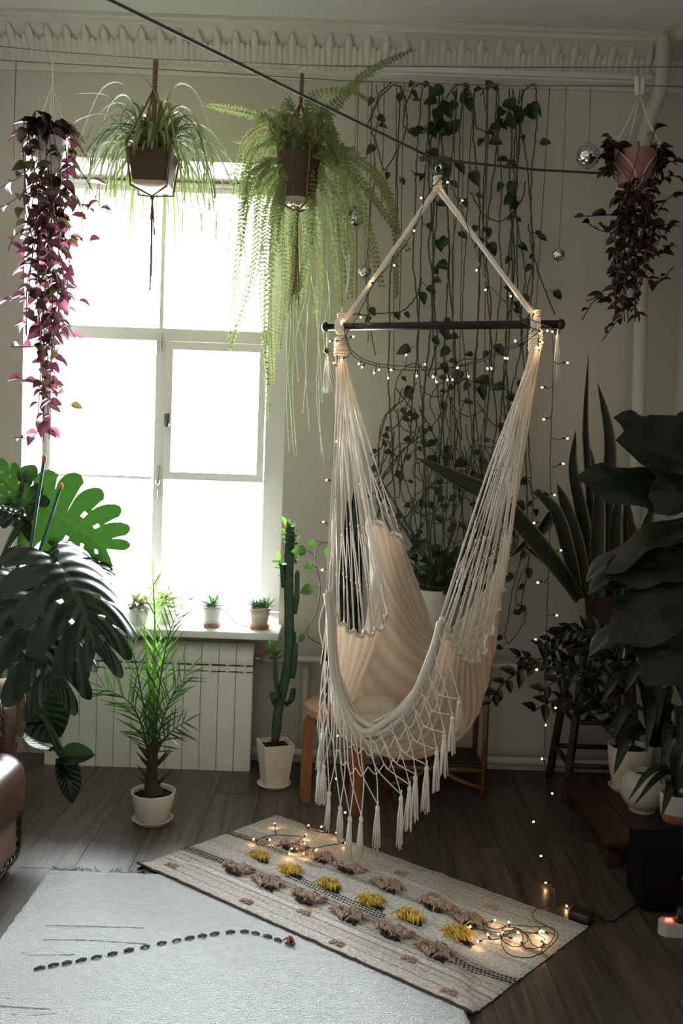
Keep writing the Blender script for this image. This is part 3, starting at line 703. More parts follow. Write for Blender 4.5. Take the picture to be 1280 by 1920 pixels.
# fold bundle along the front rim
for k, (dz, r_) in enumerate(((0, .012), (-.020, .010), (.015, .009), (-.036, .008), (.026, .006))):
    pts = []
    for i in range(0, nU, 2):
        t = i / (nU - 1); q = .25 + .75 * math.sin(math.pi * t)
        pts.append(S[i][0] + Vector((.004 * k, -.006 + .004 * k, dz * q + .006 * math.sin(i * .5 + k * 1.7))))
    MB().tube(crom(pts, 2), r_, 7).build('rim_fold', 'cushion', hm)
MB().tube(crom([S[i][-1] + Vector((0, .002, .002)) for i in range(0, nU, 3)], 2), .005, 6).build('rim_fold', 'cushion', hm)
def hem(edge, name):
    mb = MB(); pts = [edge[j] + Vector((0, 0, .012 if (j % 4 < 2) else -.004)) for j in range(len(edge))]
    mb.tube(pts, .0075, 6); mb.build(name, 'cotton', hm)
hem([S[0][j] for j in range(nV)], 'hem'); hem([S[-1][j] for j in range(nV)], 'hem')
def side_strings(G, edge, n, flip):
    m_ = len(edge) - 1
    for k in range(n):
        v = (k + .5) / n; dv = .5 / n
        E = lambda q: edge[0].lerp(edge[0], 0) if False else edge[min(m_, max(0, int(q * m_)))].lerp(edge[min(m_, max(0, int(q * m_)) + 1)], q * m_ - int(q * m_) if 0 <= q < 1 else 0)
        g0 = G + Vector((.014 * math.cos(k * 2.4), .014 * math.sin(k * 2.4), -.05))
        e0, e1, ec = E(v - dv), E(v + dv), E(v)
        t = U(.60, .70); K = g0.lerp(ec, t) + RV(.004); t2 = U(.80, .86); 
        Ka, Kb = g0.lerp(E(max(0, v - dv)), t2), g0.lerp(E(min(.999, v + dv)), t2)
        mb = MB(); o1 = RV(.008); 
        mb.tube([g0, g0.lerp(K, .5) + o1, K], .0021, 5).tube([g0 + RV(.006), g0.lerp(K, .5) - o1, K], .0021, 5)
        mb.tube([K, Ka, e0.lerp(ec, .25)], .0021, 5).tube([K, Kb, e1.lerp(ec, .25)], .0021, 5)
        for q in (K, Ka, Kb): mb.ball(q, .0042, 6, 4, (1, 1, 1.6))
        mb.build('string', 'cotton', hm)
side_strings(GL, [S[0][j] for j in range(nV)], 24, 0); side_strings(GR, [S[-1][j] for j in range(nV)], 24, 1)
for G, e in ((GL, S[0][0]), (GR, S[-1][-1]), (GR, S[-1][0])):
    MB().tube(crom([G + Vector((0, 0, -.05)), G.lerp(e, .5) + RV(.006), e], 4), .0042, 6).build('edge_cord', 'cotton', hm)
# loose loops over the outer side
# tassels and net fringe
def tassel_mesh(seed):
    random.seed(seed); mb = MB().ball((0, 0, -.012), .0075, 7, 5, (1, 1, 1.5)).tube([(0, 0, .012), (0, 0, -.004)], .003, 5)
    for k in range(20):
        an = U(0, 6.28); q = U(.2, 1); e = Vector((math.cos(an), math.sin(an), 0)) * q
        l_ = U(.85, 1.12)
        mb.tube([e * .003 + Vector((0, 0, -.012)), e * .009 + Vector((0, 0, -.06 * l_)), e * .014 + Vector((U(-.003, .003), 0, -.13 * l_))], [.0028, .0026, .0014], 4)
    return mb.mesh('tassel', 'cotton')
TM = [tassel_mesh(i) for i in range(4)]; random.seed(11)
TS = [(599, 1425, 1500, 3.16), (607, 1432, 1502, 3.15), (617, 1482, 1552, 3.10), (638, 1510, 1576, 3.07), (656, 1529, 1612, 3.05), (677, 1529, 1610, 3.03), (708, 1509, 1587, 3.0),
      (752, 1490, 1582, 2.99), (768, 1472, 1552, 2.985), (779, 1452, 1532, 2.98), (800, 1434, 1518, 2.97), (819, 1406, 1479, 2.96), (833, 1374, 1450, 2.955), (848, 1341, 1408, 2.95), (861, 1311, 1368, 2.95)]
tops = []
for i, (x_, y0, y1, Y) in enumerate(TS):
    tp = P(x_, y0, Y - .05); tops.append(tp); l_ = (tp - P(x_, y1, Y - .05)).length
    inst('tassel', TM[i % 4], hm, Matrix.Translation(tp) @ Matrix.Rotation(U(0, 6), 4, 'Z') @ Matrix.Diagonal((1.1, 1.1, l_ / .13, 1)))
rim = [S[i][0] + Vector((0, -.014, -.006)) for i in range(nU)]
def rimat(t):
    q = max(0, min(.999, t)) * (nU - 1); i = int(q); return rim[i].lerp(rim[i + 1], q - i)
NTs = len(TS)
def netcord(pts): MB().tube(crom(pts, 5), .0020, 5).build('fringe_cord', 'cotton', hm)
for i, tp in enumerate(tops):
    for off in (-1, 1, ):
        t = .10 + .80 * (i + off * 1.25) / (NTs - 1); e = rimat(t)
        mid = tp.lerp(e, .45); mid.z -= .02; mid.x += off * .010
        netcord([tp, mid, tp.lerp(e, .75), e])
    if i + 1 < NTs:
        t = .10 + .80 * (i + .5) / (NTs - 1); e = rimat(t); a_ = tp.lerp(rimat(.1 + .8 * i / (NTs-1)), .5); b_ = tops[i + 1].lerp(rimat(.1 + .8 * (i + 1) / (NTs-1)), .5)
        c_ = a_.lerp(b_, .5); c_.z -= .03; netcord([a_, c_, b_])
        a2, b2 = a_.lerp(rimat(.1 + .8 * i / (NTs-1)), .5), b_.lerp(rimat(.1 + .8 * (i+1) / (NTs-1)), .5); c2 = a2.lerp(b2, .5); c2.z -= .025; netcord([a2, c2, b2])
# edge-on bundle of cords down the left side
for k in range(9):
    y0 = 1120 + k * 30; a_ = P(611 + .2 * k, y0, 3.11); b_ = P(605 - 5 * math.sin(k * 1.3), y0 + 95, 3.12)
    netcord([a_, a_.lerp(b_, .5) + Vector((U(-.02, .004), 0, 0)), b_])
    if k > 4: inst('tassel', TM[k % 4], hm, Matrix.Translation(b_) @ Matrix.Diagonal((.8, .8, .7, 1)))
# tassels hanging at the bar ends with a bead
for (x_, yb, y0, y1, Y, e) in ((612, 658, 672, 732, 3.43, BL), (1045, 622, 632, 708, 3.17, BR)):
    b_ = P(x_, yb, Y); b_.y = e.y; tp = P(x_, y0, Y); l_ = (tp - P(x_, y1, Y)).length
    MB().tube([e, b_], .0015, 4).build('tassel_cord', 'cotton', hm); MB().ball(b_, .0105, 12, 8).build('bead', 'black_wood', hm)
    inst('tassel', TM[0], hm, Matrix.Translation(tp + Vector((0, 0, .012))) @ Matrix.Diagonal((1, 1, l_ / .12, 1)))
# cushions inside
def cushion(label, pts, w, d, h_, rot, tilt):
    rws = []
    n = 16
    def prof(u, v, sgn):
        e = (1 - abs(u)**3.2) * (1 - abs(v)**3.2); return sgn * h_ * max(e, 0) ** .55
    for sgn in (1, -1):
        rws.append([[Vector((u_ * w * (1 - .06 * (1 - abs(v_))), v_ * d * (1 - .06 * (1 - abs(u_))), prof(u_, v_, sgn))) for u_ in [i / n * 2 - 1 for i in range(n + 1)]] for v_ in [j / n * 2 - 1 for j in range(n + 1)]])
    mb = MB()
    for g_, flip in zip(rws, (0, 1)):
        vs = [p for r_ in g_ for p in r_]; k = n + 1
        fs = [(i*k+j, i*k+j+1, (i+1)*k+j+1, (i+1)*k+j) for i in range(n) for j in range(n)]
        mb.add(vs, [f[::-1] for f in fs] if flip else fs)
    M_ = Matrix.Translation(pts) @ Matrix.Rotation(rot, 4, 'Z') @ Matrix.Rotation(tilt, 4, 'X')
    return tag(mb.build('seat_cushion', 'cushion', None, True, 0, M_), label, 'cushion')
cushion('large plump beige cushion filling the back of the hammock seat', Vector((.153, 3.285, .504)), .106, .093, .090, R(-6), R(8))
cushion('small beige cushion at the front rim of the hammock seat', Vector((.135, 3.145, .518)), .081, .050, .050, R(0), R(-12))
# ================================================================== STRING LIGHTS
sl = thing('string_lights', 'black-corded warm fairy lights draped on the hammock and heaped on the rug', 'string lights', F(1040, 1700, .02))
bulbm = MB().ball((0, .006, 0), .0025, 7, 6, (1, 1.5, 1)).mesh('bulb', 'led')
sockm = MB().tube([(0, -.010, 0), (0, .003, 0)], .0030, 6).mesh('socket', 'black_plastic')
def lights(path, bulbs, r_=.0016, floor_z=None):
    pts = []
    for q in path: pts.append(P(*q) if len(q) == 3 else F(q[0], q[1], floor_z + U(0, .012)))
    pts = crom(pts, 6); MB().tube([p + RV(.0012) for p in pts], r_, 5).build('cord', 'black_plastic', sl)
    for b_ in bulbs:
        px, py = b_[:2]; best = None
        for p in pts:
            q = P(px, py, p.y) if floor_z is None else F(px, py, p.z + .006); d_ = (q - p).length
            if best is None or d_ < best[0]: best = (d_, p, q)
        d_, p, q = best
        if floor_z is not None: q = F(px, py, floor_z + .012)
        dv = (q - p) if d_ > .004 else Vector((0, -.01, -.01)); 
        if d_ > .012:
            mid = p.lerp(q, .5) + Vector((0, 0, -.008 if floor_z is None else .004)); MB().tube([p, mid, q - dv.normalized() * .008], .0014, 4).build('pigtail', 'black_plastic', sl)
        M_ = frame(q, dv, Vector((0, 0, 1)) if abs(dv.normalized().z) < .9 else Vector((0, 1, 0)))
        ob = inst('bulb', bulbm, sl, M_); inst('socket', sockm, ob, M_)
YL, YR_ = 3.38, 3.19
lights([(832, 328, 3.27), (800, 366, 3.29), (776, 432, 3.31), (735, 492, 3.34), (700, 532, 3.36), (673, 586, 3.38), (648, 628, 3.385)],
       [(836, 340), (792, 373), (776, 431), (737, 495), (696, 530), (675, 592)])
lights([(836, 330, 3.27), (868, 400, 3.26), (893, 480, 3.25), (912, 528, 3.24), (950, 570, 3.22), (990, 610, 3.19), (1010, 620, 3.165)],
       [(863, 376), (895, 504), (912, 541), (954, 557), (995, 587)])
lights([(645, 618, 3.38), (652, 650, 3.385), (668, 672, 3.38), (705, 686, 3.36), (760, 694, 3.34), (830, 692, 3.3), (900, 678, 3.26), (955, 655, 3.21), (1000, 630, 3.17), (1014, 612, 3.16)],
       [(761, 669), (675, 680), (680, 686), (702, 696), (736, 693), (728, 706), (781, 702), (813, 704), (818, 713), (839, 709), (878, 703), (913, 688), (968, 642), (659, 632), (643, 672)])
lights([(648, 630, 3.38), (662, 660, 3.375), (700, 680, 3.35), (770, 688, 3.33), (840, 690, 3.29), (915, 668, 3.24), (970, 642, 3.19), (1005, 615, 3.165)],
       [(710, 690), (795, 686), (847, 709), (860, 688), (920, 688), (944, 669), (950, 669), (644, 605), (630, 640)])
lights([(995, 600, 3.17), (1012, 606, 3.15), (1026, 612, 3.16), (1040, 618, 3.165), (1016, 626, 3.155), (1008, 640, 3.17), (1012, 618, 3.155)],
       [(1027, 617), (1035, 620), (1012, 623), (1013, 641), (1009, 649), (1000, 588)])
drop = [(1034, 616), (1037, 660), (1036, 700), (1034, 780), (1031, 860), (1031, 940), (1029, 1050), (1025, 1150), (1023, 1230), (1022, 1300), (1021, 1400), (1021, 1480), (1024, 1560), (1031, 1625)]
lights([(x_, y_, 3.165 - .075 * i / 13) for i, (x_, y_) in enumerate(drop)] + [(1038, 1668, 3.08)],
       [(1060, 680), (1019, 726), (1022, 785), (1060, 822), (1052, 870), (1036, 927), (1004, 980), (1048, 1032), (1011, 1091), (1040, 1153), (1007, 1200), (1009, 1255), (1038, 1328), (1022, 1363), (1018, 1425), (1032, 1486), (1003, 1540), (1017, 1605), (1026, 1655)])
lights([(1038, 1668), (1040, 1694), (1005, 1705), (1000, 1722), (1030, 1740), (1046, 1752), (1030, 1775), (1000, 1772), (985, 1750), (960, 1738), (925, 1742), (905, 1732), (918, 1760), (945, 1756), (968, 1740), (990, 1762), (965, 1775), (940, 1760), (950, 1735), (1000, 1738), (1038, 1740), (1030, 1768), (985, 1778), (975, 1745), (930, 1748), (898, 1742), (884, 1742)],
       [(883, 1740), (924, 1727), (954, 1733), (943, 1751), (967, 1748), (916, 1756), (898, 1765), (960, 1759), (976, 1766), (1013, 1744), (1022, 1748), (1014, 1764), (1020, 1769), (1008, 1748), (937, 1754)], floor_z=.013)
lights([(1030, 1770), (1018, 1785), (990, 1796), (955, 1790), (941, 1772), (945, 1752), (990, 1748), (1020, 1760), (1015, 1785)], [], floor_z=.013)
KE = (kr - kt).normalized(); KN = Vector((-KE.y, KE.x, 0)); ad = kr - KE * .035 + KN * .0335; ad.z = 0      # just off the rug's back edge
apx = lambda p: tuple(p)
acd = crom([F(1040, 1694, .006), F(1062, 1691, .006), F(1095, 1698, .006), F(1118, 1708, .014), ad + KE * .06 + KN * .01 + Vector((0, 0, .018)), ad + KE * .034 + Vector((0, 0, .022))], 6)
MB().tube(acd, .0016, 5).build('cord', 'black_plastic', sl)
_q = F(1060, 1697, .010); _M = frame(_q, Vector((.3, -1, 0)), Vector((0, 0, 1))); _b = inst('bulb', bulbm, sl, _M); inst('socket', sockm, _b, _M)
lights([(634, 640, 3.41), (630, 700, 3.40), (626, 800, 3.36), (622, 900, 3.31), (618, 1000, 3.25), (613, 1080, 3.18)], [(627, 683), (628, 830), (615, 900), (609, 980), (607, 1068), (630, 652), (622, 640)])
lights([(613, 1080, 3.2), (608, 1200, 3.28), (618, 1350, 3.36), (625, 1460, 3.37), (629, 1530, 3.37), (630, 1556, 3.37)], [(630, 1382), (627, 1460), (613, 1490), (644, 1523)])
lights([(630, 1558), (612, 1562), (590, 1556), (573, 1546), (575, 1552), (600, 1560), (640, 1562), (644, 1578), (615, 1585), (580, 1590), (550, 1582), (520, 1587)],
       [(630, 1561), (645, 1581), (578, 1550), (572, 1567), (545, 1590), (592, 1592), (570, 1600), (600, 1552)], floor_z=.013)
lights([(560, 1568), (530, 1566), (505, 1567), (486, 1573), (480, 1583)], [(515, 1546), (570, 1580), (478, 1575), (503, 1574), (540, 1600)], floor_z=.013)
pa = thing('power_adapter', 'black plug-in power adapter lying at the rug corner', 'adapter', ad)
MB().box((-.026, -.035, 0), (.026, .035, .034)).build('body', 'black_plastic', pa, 'auto', .005, Matrix.Translation(ad) @ Matrix.Rotation(math.atan2(KN.y, KN.x), 4, 'Z'))
cpts = crom([ad + KN * .022 + Vector((0, 0, .014)), ad + KN * .06 + KE * .02 + Vector((0, 0, .007)), F(1145, 1727, .006), F(1170, 1712, .006), F(1200, 1692, .006), F(1235, 1680, .006)], 6)
MB().tube(cpts, .0032, 6).build('power_cord', 'black_plastic', pa)
# ================================================================== FURNITURE
sc_ = F(646, 1336, .44); sc_.y = 3.86; sc_.x = P(648, 1316, 3.86).x; SZ = P(620, 1318, 3.86).z
st = thing('round_stool', 'round birch stool with bent wooden legs behind the hammock', 'stool', (sc_.x, sc_.y, 0))
SR = .178
MB().lathe([(0, SZ - .04), (SR - .006, SZ - .04), (SR, SZ - .034), (SR, SZ - .006), (SR - .006, SZ), (0, SZ)], (sc_.x, sc_.y, 0), 40).build('seat', 'birch', st, 'auto')
for an in (197, 290, 65):
    a_ = R(an); d_ = Vector((math.cos(a_), math.sin(a_), 0)); nrm = Vector((-d_.y, d_.x, 0)); mb = MB()
    prof = [(.05, SZ - .052), (SR - .045, SZ - .052), (SR - .018, SZ - .060), (SR - .002, SZ - .085), (SR + .004, SZ - .12), (SR + .006, 0)]
    prof2 = [(.05, SZ - .075), (SR - .06, SZ - .075), (SR - .045, SZ - .082), (SR - .034, SZ - .10), (SR - .03, SZ - .13), (SR - .028, 0)]
    vs = []
    for o_, z in prof + prof2[::-1]:
        for s_ in (-1, 1): vs.append(Vector((sc_.x, sc_.y, 0)) + d_ * o_ + nrm * s_ * .027 + Vector((0, 0, z + .012)) if z else Vector((sc_.x, sc_.y, 0)) + d_ * o_ + nrm * s_ * .027)
    k = len(prof) * 2; mb.add(vs, [(2*i, 2*i+1, 2*((i+1) % k)+1, 2*((i+1) % k)) for i in range(k)] + [tuple(range(0, 2*k, 2)), tuple(range(2*k-1, 0, -2))])
    mb.build('leg', 'birch_leg', st, False)
# rattan plant stand behind the hammock
def rod(name, a_, b_, r_, m_, par): return MB().tube([a_, Vector(a_).lerp(Vector(b_), .5), b_], r_, 8).build(name, m_, par)
RSx0, RSx1, RSy0, RSy1, RSz = P(722, 1480, 3.96).x, P(904, 1498, 3.93).x, 3.93, 4.20, .62
rs = thing('rattan_stand', 'brown rattan plant stand with arched braces behind the hammock', 'plant stand', ((RSx0 + RSx1) / 2, 4.06, 0))
for x_ in (RSx0, RSx1):
    for y_ in (RSy0, RSy1): rod('leg', (x_, y_, 0), (x_, y_, RSz), .013, 'rattan', rs)
zrl = P(820, 1442, 3.93).z
for y_ in (RSy0, RSy1):
    rod('rail', (RSx0, y_, zrl), (RSx1, y_, zrl), .011, 'rattan', rs); rod('rail', (RSx0, y_, RSz - .02), (RSx1, y_, RSz - .02), .011, 'rattan', rs)
for x_ in (RSx0, RSx1):
    rod('rail', (x_, RSy0, zrl), (x_, RSy1, zrl), .011, 'rattan', rs); rod('rail', (x_, RSy0, RSz - .02), (x_, RSy1, RSz - .02), .011, 'rattan', rs)
cx = (RSx0 + RSx1) / 2
for s_, x_ in ((-1, RSx0), (1, RSx1)):
    MB().tube(crom([(x_, RSy0, .035), (cx + s_ * .10, RSy0, zrl - .045), (cx + s_ * .05, RSy0 + .01, zrl - .015), (cx, RSy0 + .02, zrl)], 5), .010, 8).build('brace', 'rattan', rs)
MB().box((RSx0 - .015, RSy0 - .015, RSz), (RSx1 + .015, RSy1 + .015, RSz + .018)).build('top', 'rattan', rs, 'auto', .004)
MB().box((RSx0 + .01, RSy0 + .01, zrl + .008), (RSx1 - .01, RSy1 - .01, zrl + .02)).build('shelf', 'dark_wood', rs, 'auto', .003)
# tall dark stand under the snake plant
tsz = P(1120, 1215, 4.0).z
ts = thing('tall_stand', 'tall dark wooden plant stand with splayed legs below the snake plant', 'plant stand', (P(1110, 1480, 4.0).x, 4.0, 0))
tc_ = Vector((P(1125, 1215, 4.05).x, 4.05, 0)); lt = []
for sx_, sy_ in ((-1, -1), (1, -1), (-1, 1), (1, 1)):
    a_ = tc_ + Vector((sx_ * .10, sy_ * .10, tsz - .03)); b_ = tc_ + Vector((sx_ * .165, sy_ * .155, 0)); lt.append((a_, b_))
    MB().tube([b_, a_.lerp(b_, .5), a_], .019, 4).build('leg', 'dark_wood', ts, False)
for q in (.25, .55):
    for i, j in ((0, 1), (2, 3), (0, 2), (1, 3)):
        rod('rung', lt[i][1].lerp(lt[i][0], q), lt[j][1].lerp(lt[j][0], q), .012, 'dark_wood', ts)
MB().lathe([(0, tsz - .03), (.15, tsz - .03), (.155, tsz - .02), (.155, tsz), (0, tsz)], tc_, 28).build('top', 'dark_wood', ts, 'auto')
# low bench of boards
bz = .115
bn = thing('low_bench', 'low dark-brown wooden bench carrying the white plant pots', 'bench', (1.3, 3.55, 0))
bx0, bx1, by0, by1 = 1.0, 1.50, 3.22, 3.88
bw = (bx1 - bx0) / 4
for i in range(4): MB().box((bx0 + i * bw + .002, by0, bz - .025), (bx0 + (i + 1) * bw - .002, by1, bz)).build('board', 'bench_wood', bn, 'auto', .003)
for x_ in (bx0 + .04, bx1 - .04):
    for y_ in (by0 + .05, by1 - .05): MB().box((x_ - .02, y_ - .02, 0), (x_ + .02, y_ + .02, bz - .025)).build('leg', 'bench_wood', bn, False)
MB().box((bx0 + .02, by0 + .03, bz - .05), (bx1 - .02, by0 + .05, bz - .025)).build('apron', 'bench_wood', bn, False)
# black speaker box
q = F(1202, 1712); sz = P(1204, 1592, q.y).z
bxo = thing('speaker_box', 'black box-shaped loudspeaker on the floor before the bench', 'speaker', (q.x + .14, q.y + .1, 0))
MB().box((q.x, q.y, .012), (q.x + .27, q.y + .17, sz)).build('cabinet', 'dark_box', bxo, 'auto', .006)
MB().box((q.x + .012, q.y - .006, .025), (q.x + .258, q.y + .002, sz - .012)).build('grille', 'dark_box', bxo, 'auto', .003)
for i in (0, 1):
    for j in (0, 1): MB().lathe([(.012, 0), (.012, .013)], (q.x + .03 + .21 * i, q.y + .025 + .12 * j, 0), 10).build('foot', 'black_plastic', bxo)
MB().box((q.x + .125, q.y - .009, .12), (q.x + .15, q.y - .006, .135)).build('badge', 'metal', bxo, False)
# power strip
q = F(1238, 1757)
psr = thing('power_strip', 'white power strip with red glowing switches on the floor', 'power strip', (q.x + .1, q.y, 0))
mb = MB(); k = 10; prof = []
for x_, s_ in ((q.x + .028, -1), (q.x + .25, 1)):
    for i in range(k + 1):
        an = R(90 + 180 * i / k) if s_ < 0 else R(-90 + 180 * i / k); prof.append((x_ + .028 * math.cos(an), q.y + .024 + .026 * math.sin(an)))
n = len(prof); mb.add([(a_, b_, 0.0) for a_, b_ in prof] + [(a_, b_, .042) for a_, b_ in prof], [(i, (i+1) % n, n + (i+1) % n, n + i) for i in range(n)] + [tuple(range(n, 2*n)), tuple(range(n-1, -1, -1))])
mb.build('body', 'strip_white', psr, 'auto')
for x_ in (.032, .105, .18): MB().box((q.x + x_ - .010, q.y + .018, .042), (q.x + x_ + .010, q.y + .028, .048)).build('switch', 'led_red', psr, False)
for x_ in (.066, .14): MB().tube([(q.x + x_, q.y + .02, .042), (q.x + x_, q.y + .02, .075), (q.x + x_ + .01, q.y + .05, .085)], [.017, .014, .006], 10).build('plug', 'black_plastic', psr)
# leather armchair
ac = thing('armchair', 'worn brown leather armchair with pale stitching and braided trim', 'armchair', (-1.5, 2.95, 0))
def rbox(lo, hi, bev, n, m_, par):
    mb = MB().box(lo, hi); me = bpy.data.meshes.new(n); me.from_pydata(mb.v, [], mb.f); me.materials.append(MAT[m_])
    bm = bmesh.new(); bm.from_mesh(me); bmesh.ops.bevel(bm, geom=list(bm.edges), offset=bev, segments=6, affect='EDGES', profile=.5); bm.to_mesh(me); bm.free(); me.shade_smooth()
    return inst(n, me, par)
rbox((-1.34, 2.5, .15), (-1.065, 3.16, .405), .085, 'armrest', 'leather', ac)
rbox((-1.31, 2.56, .03), (-1.095, 3.12, .24), .03, 'side_panel', 'leather_pale', ac)
tp0 = crom([(-1.094, 2.55, .20), (-1.092, 2.72, .06), (-1.092, 3.0, .040), (-1.094, 3.11, .06), (-1.094, 3.12, .2)], 22); mb = MB()
for s_ in (0, math.pi): mb.tube([p + Vector((.006 * math.cos(i * .55 + s_), .006 * math.sin(i * .55 + s_), .006 * math.sin(i * .55 + s_))) for i, p in enumerate(tp0)], .0055, 5)
mb.build('braided_trim', 'dark_wood', ac)
MB().tube(crom([(-1.10, 2.52, .33), (-1.085, 2.7, .372), (-1.082, 2.9, .378), (-1.10, 3.1, .36), (-1.13, 3.15, .33)], 6), .0028, 5).build('stitching', 'thread', ac)
rbox((-1.75, 2.45, .12), (-1.34, 3.1, .36), .06, 'seat', 'leather', ac)
rbox((-2.0, 2.5, .15), (-1.75, 3.16, .405), .085, 'armrest', 'leather', ac)
rbox((-1.9, 3.05, .12), (-1.145, 3.28, .60), .075, 'backrest', 'leather', ac)
for x_ in (-1.87, -1.2):
    for y_ in (2.58, 3.2): MB().lathe([(.018, 0), (.026, .12), (.026, .16)], (x_, y_, 0), 10).build('foot', 'dark_wood', ac)
tw_ = thing('throw_blanket', 'shaggy beige woven throw hung over the armchair back', 'blanket', (-1.3, 3.15, .6))
rws = []
for i in range(15):
    t = i / 14; row = []
    prf = crom([(0, 3.295, .40), (0, 3.30, .58), (0, 3.22, .632), (0, 3.10, .625), (0, 3.03, .56), (0, 3.02, .44), (0, 2.99, .415)], 4)
    for j, p in enumerate(prf): row.append(Vector((-1.62 + .475 * t + .008 * math.sin(j * .9), p.y + .006 * math.sin(i * 1.4), p.z + .004 * math.sin(i * 2.1))))
    rws.append(row)
cl_ = inst('cloth', grid_mesh('cloth', rws, 'throw'), tw_); cl_.modifiers.new('thickness', 'SOLIDIFY').thickness = .008
for i in range(26):
    q = rws[-1][i % len(rws[-1])] + RV(.006); fz = .408 if q.y < 3.17 else 0; f1, f2 = q + Vector((U(.0, .02), -.006, -.02)), q + Vector((U(.0, .03), -.01, -.05)); q.z, f1.z, f2.z = max(q.z, fz), max(f1.z, fz), max(f2.z, fz); MB().tube([q, f1, f2], .0018, 4).build('fringe_strand', 'throw', tw_)
# ================================================================== PLANTS
def pot(parent, c_, prof, m_, soil_r, soil_z, n=32, sq=False, name='pot'):
    """prof outer (r,z) bottom->top; adds inner wall and soil disc"""
    top = prof[-1]; inner = [(top[0] - .006, top[1]), (top[0] - .009, top[1] - .01), (soil_r, soil_z - .004)]
    o = MB().lathe([(0, prof[0][1])] + prof + inner + [(0, soil_z - .006)], c_, n, sq).build(name, m_, parent, 'auto')
    MB().lathe([(soil_r + .001, soil_z - .008), (soil_r + .001, soil_z), (soil_r * .5, soil_z + .004), (0, soil_z + .006)], c_, n, sq).build('soil', 'soil', parent)
    return o
def saucer(parent, c_, r_, m_, h_=.016):
    MB().lathe([(0, 0), (r_ * .82, 0), (r_, h_), (r_ - .005, h_ + .001), (r_ * .8, .005), (0, .005)], c_, 32).build('saucer', m_, parent, 'auto')
# ---------------------------------------------------------------- palm
c_ = F(279, 1553); c_.z = 0; c_.y += .07
k_ = c_.y / FPX
pr = thing('potted_palm', 'young date palm in a round cream pot on the floor before the radiator', 'potted plant', c_)
saucer(pr, c_, 39 * k_, 'pot_white')
zt_ = P(280, 1483, c_.y).z
pot(pr, c_ , [(27 * k_, .006), (29 * k_, .012), (38 * k_, zt_ * .62), (41.5 * k_, zt_ - .004), (41.5 * k_, zt_)], 'pot_cream', 36 * k_, zt_ - .016)
MB().lathe([(41.9 * k_, zt_ - .006), (42.3 * k_, zt_), (41 * k_, zt_ + .003), (38.5 * k_, zt_), (38 * k_, zt_ - .008)], c_, 36, False, False).build('rim', 'pot_white', pr)
pm_ = MB().ball((0, 0, 0), .006, 6, 4, (1, 1, .7)).mesh('pebble', 'pebbles')
for i in range(110):
    an, q = U(0, 6.28), math.sqrt(U(.1, 1)) * 34 * k_; inst('pebble', pm_, pr, Matrix.Translation(c_ + Vector((q * math.cos(an), q * math.sin(an), zt_ - .012))) @ Matrix.Scale(U(.6, 1.3), 4))
tb, tt = c_ + Vector((0, 0, zt_ - .02)), P(285, 1395, c_.y)
MB().tube(crom([tb, tb.lerp(tt, .3) + Vector((-.006, 0, 0)), tb.lerp(tt, .7), tt], 4), [.044, .040, .034, .028, .025, .024, .023, .022, .022, .021, .021, .020, .020], 10).build('trunk', 'trunk', pr)
for i in range(14):
    an = U(0, 6.28); q = tb.lerp(tt, U(.1, 1)); d_ = Vector((math.cos(an), math.sin(an), .9)); MB().tube([q + d_ * .015, q + d_ * .045, q + d_ * .075], [.009, .006, .001], 5).build('frond_stub', 'trunk', pr)
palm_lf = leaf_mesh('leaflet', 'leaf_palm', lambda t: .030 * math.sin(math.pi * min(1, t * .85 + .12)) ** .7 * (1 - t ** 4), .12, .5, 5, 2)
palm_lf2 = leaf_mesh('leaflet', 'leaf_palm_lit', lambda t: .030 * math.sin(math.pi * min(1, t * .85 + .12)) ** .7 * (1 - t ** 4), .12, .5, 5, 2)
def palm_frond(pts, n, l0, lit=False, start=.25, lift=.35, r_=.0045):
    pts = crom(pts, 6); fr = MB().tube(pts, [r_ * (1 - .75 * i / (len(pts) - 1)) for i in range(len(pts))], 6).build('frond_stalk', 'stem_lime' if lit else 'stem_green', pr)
    m_ = len(pts) - 1
    for i in range(n):
        t = start + (1 - start) * (i + U(0, .4)) / n; q = t * m_; a_ = pts[min(m_, int(q))]; tg = (pts[min(m_, int(q) + 1)] - pts[max(0, int(q) - 1)]).normalized()
        side = tg.cross(Vector((0, -1, .4))).normalized() * (1 if i % 2 else -1)
        d_ = (tg * (.9 - .2 * (1 - t)) + side * U(.45, .85) + Vector((0, U(-.5, .2), lift * U(.2, 1)))).normalized()
        l_ = l0 * 1.25 * (.65 + .5 * math.sin(math.pi * min(1, .15 + t * .8))) * U(.75, 1.15)
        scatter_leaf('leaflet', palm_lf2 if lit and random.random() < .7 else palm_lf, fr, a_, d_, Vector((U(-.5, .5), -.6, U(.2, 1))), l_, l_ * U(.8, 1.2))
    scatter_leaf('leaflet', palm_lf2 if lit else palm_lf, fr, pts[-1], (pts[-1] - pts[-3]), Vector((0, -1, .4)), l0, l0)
def pp(px, py, dy=0): return P(px, py, c_.y + dy)
palm_frond([pp(283, 1400), pp(282, 1300), pp(274, 1220), pp(270, 1170)], 3, .05, True, .4, r_=.011)
palm_frond([pp(286, 1400), pp(288, 1280), pp(290, 1170), pp(287, 1085)], 20, .09, True, .3, .8, .0085)
palm_frond([pp(290, 1400), pp(300, 1280), pp(320, 1180), pp(352, 1120, .03)], 24, .10, False, .3, .6)
palm_frond([pp(281, 1400), pp(265, 1300, -.03), pp(248, 1220, -.05), pp(226, 1185, -.08)], 22, .08, False, .2, .5)
palm_frond([pp(279, 1410), pp(262, 1350, -.05), pp(235, 1310, -.1), pp(190, 1288, -.15)], 26, .11, False, .15, .35)
palm_frond([pp(291, 1410), pp(305, 1350, -.03), pp(325, 1300, -.06), pp(352, 1262, -.08)], 26, .10, False, .15, .5)
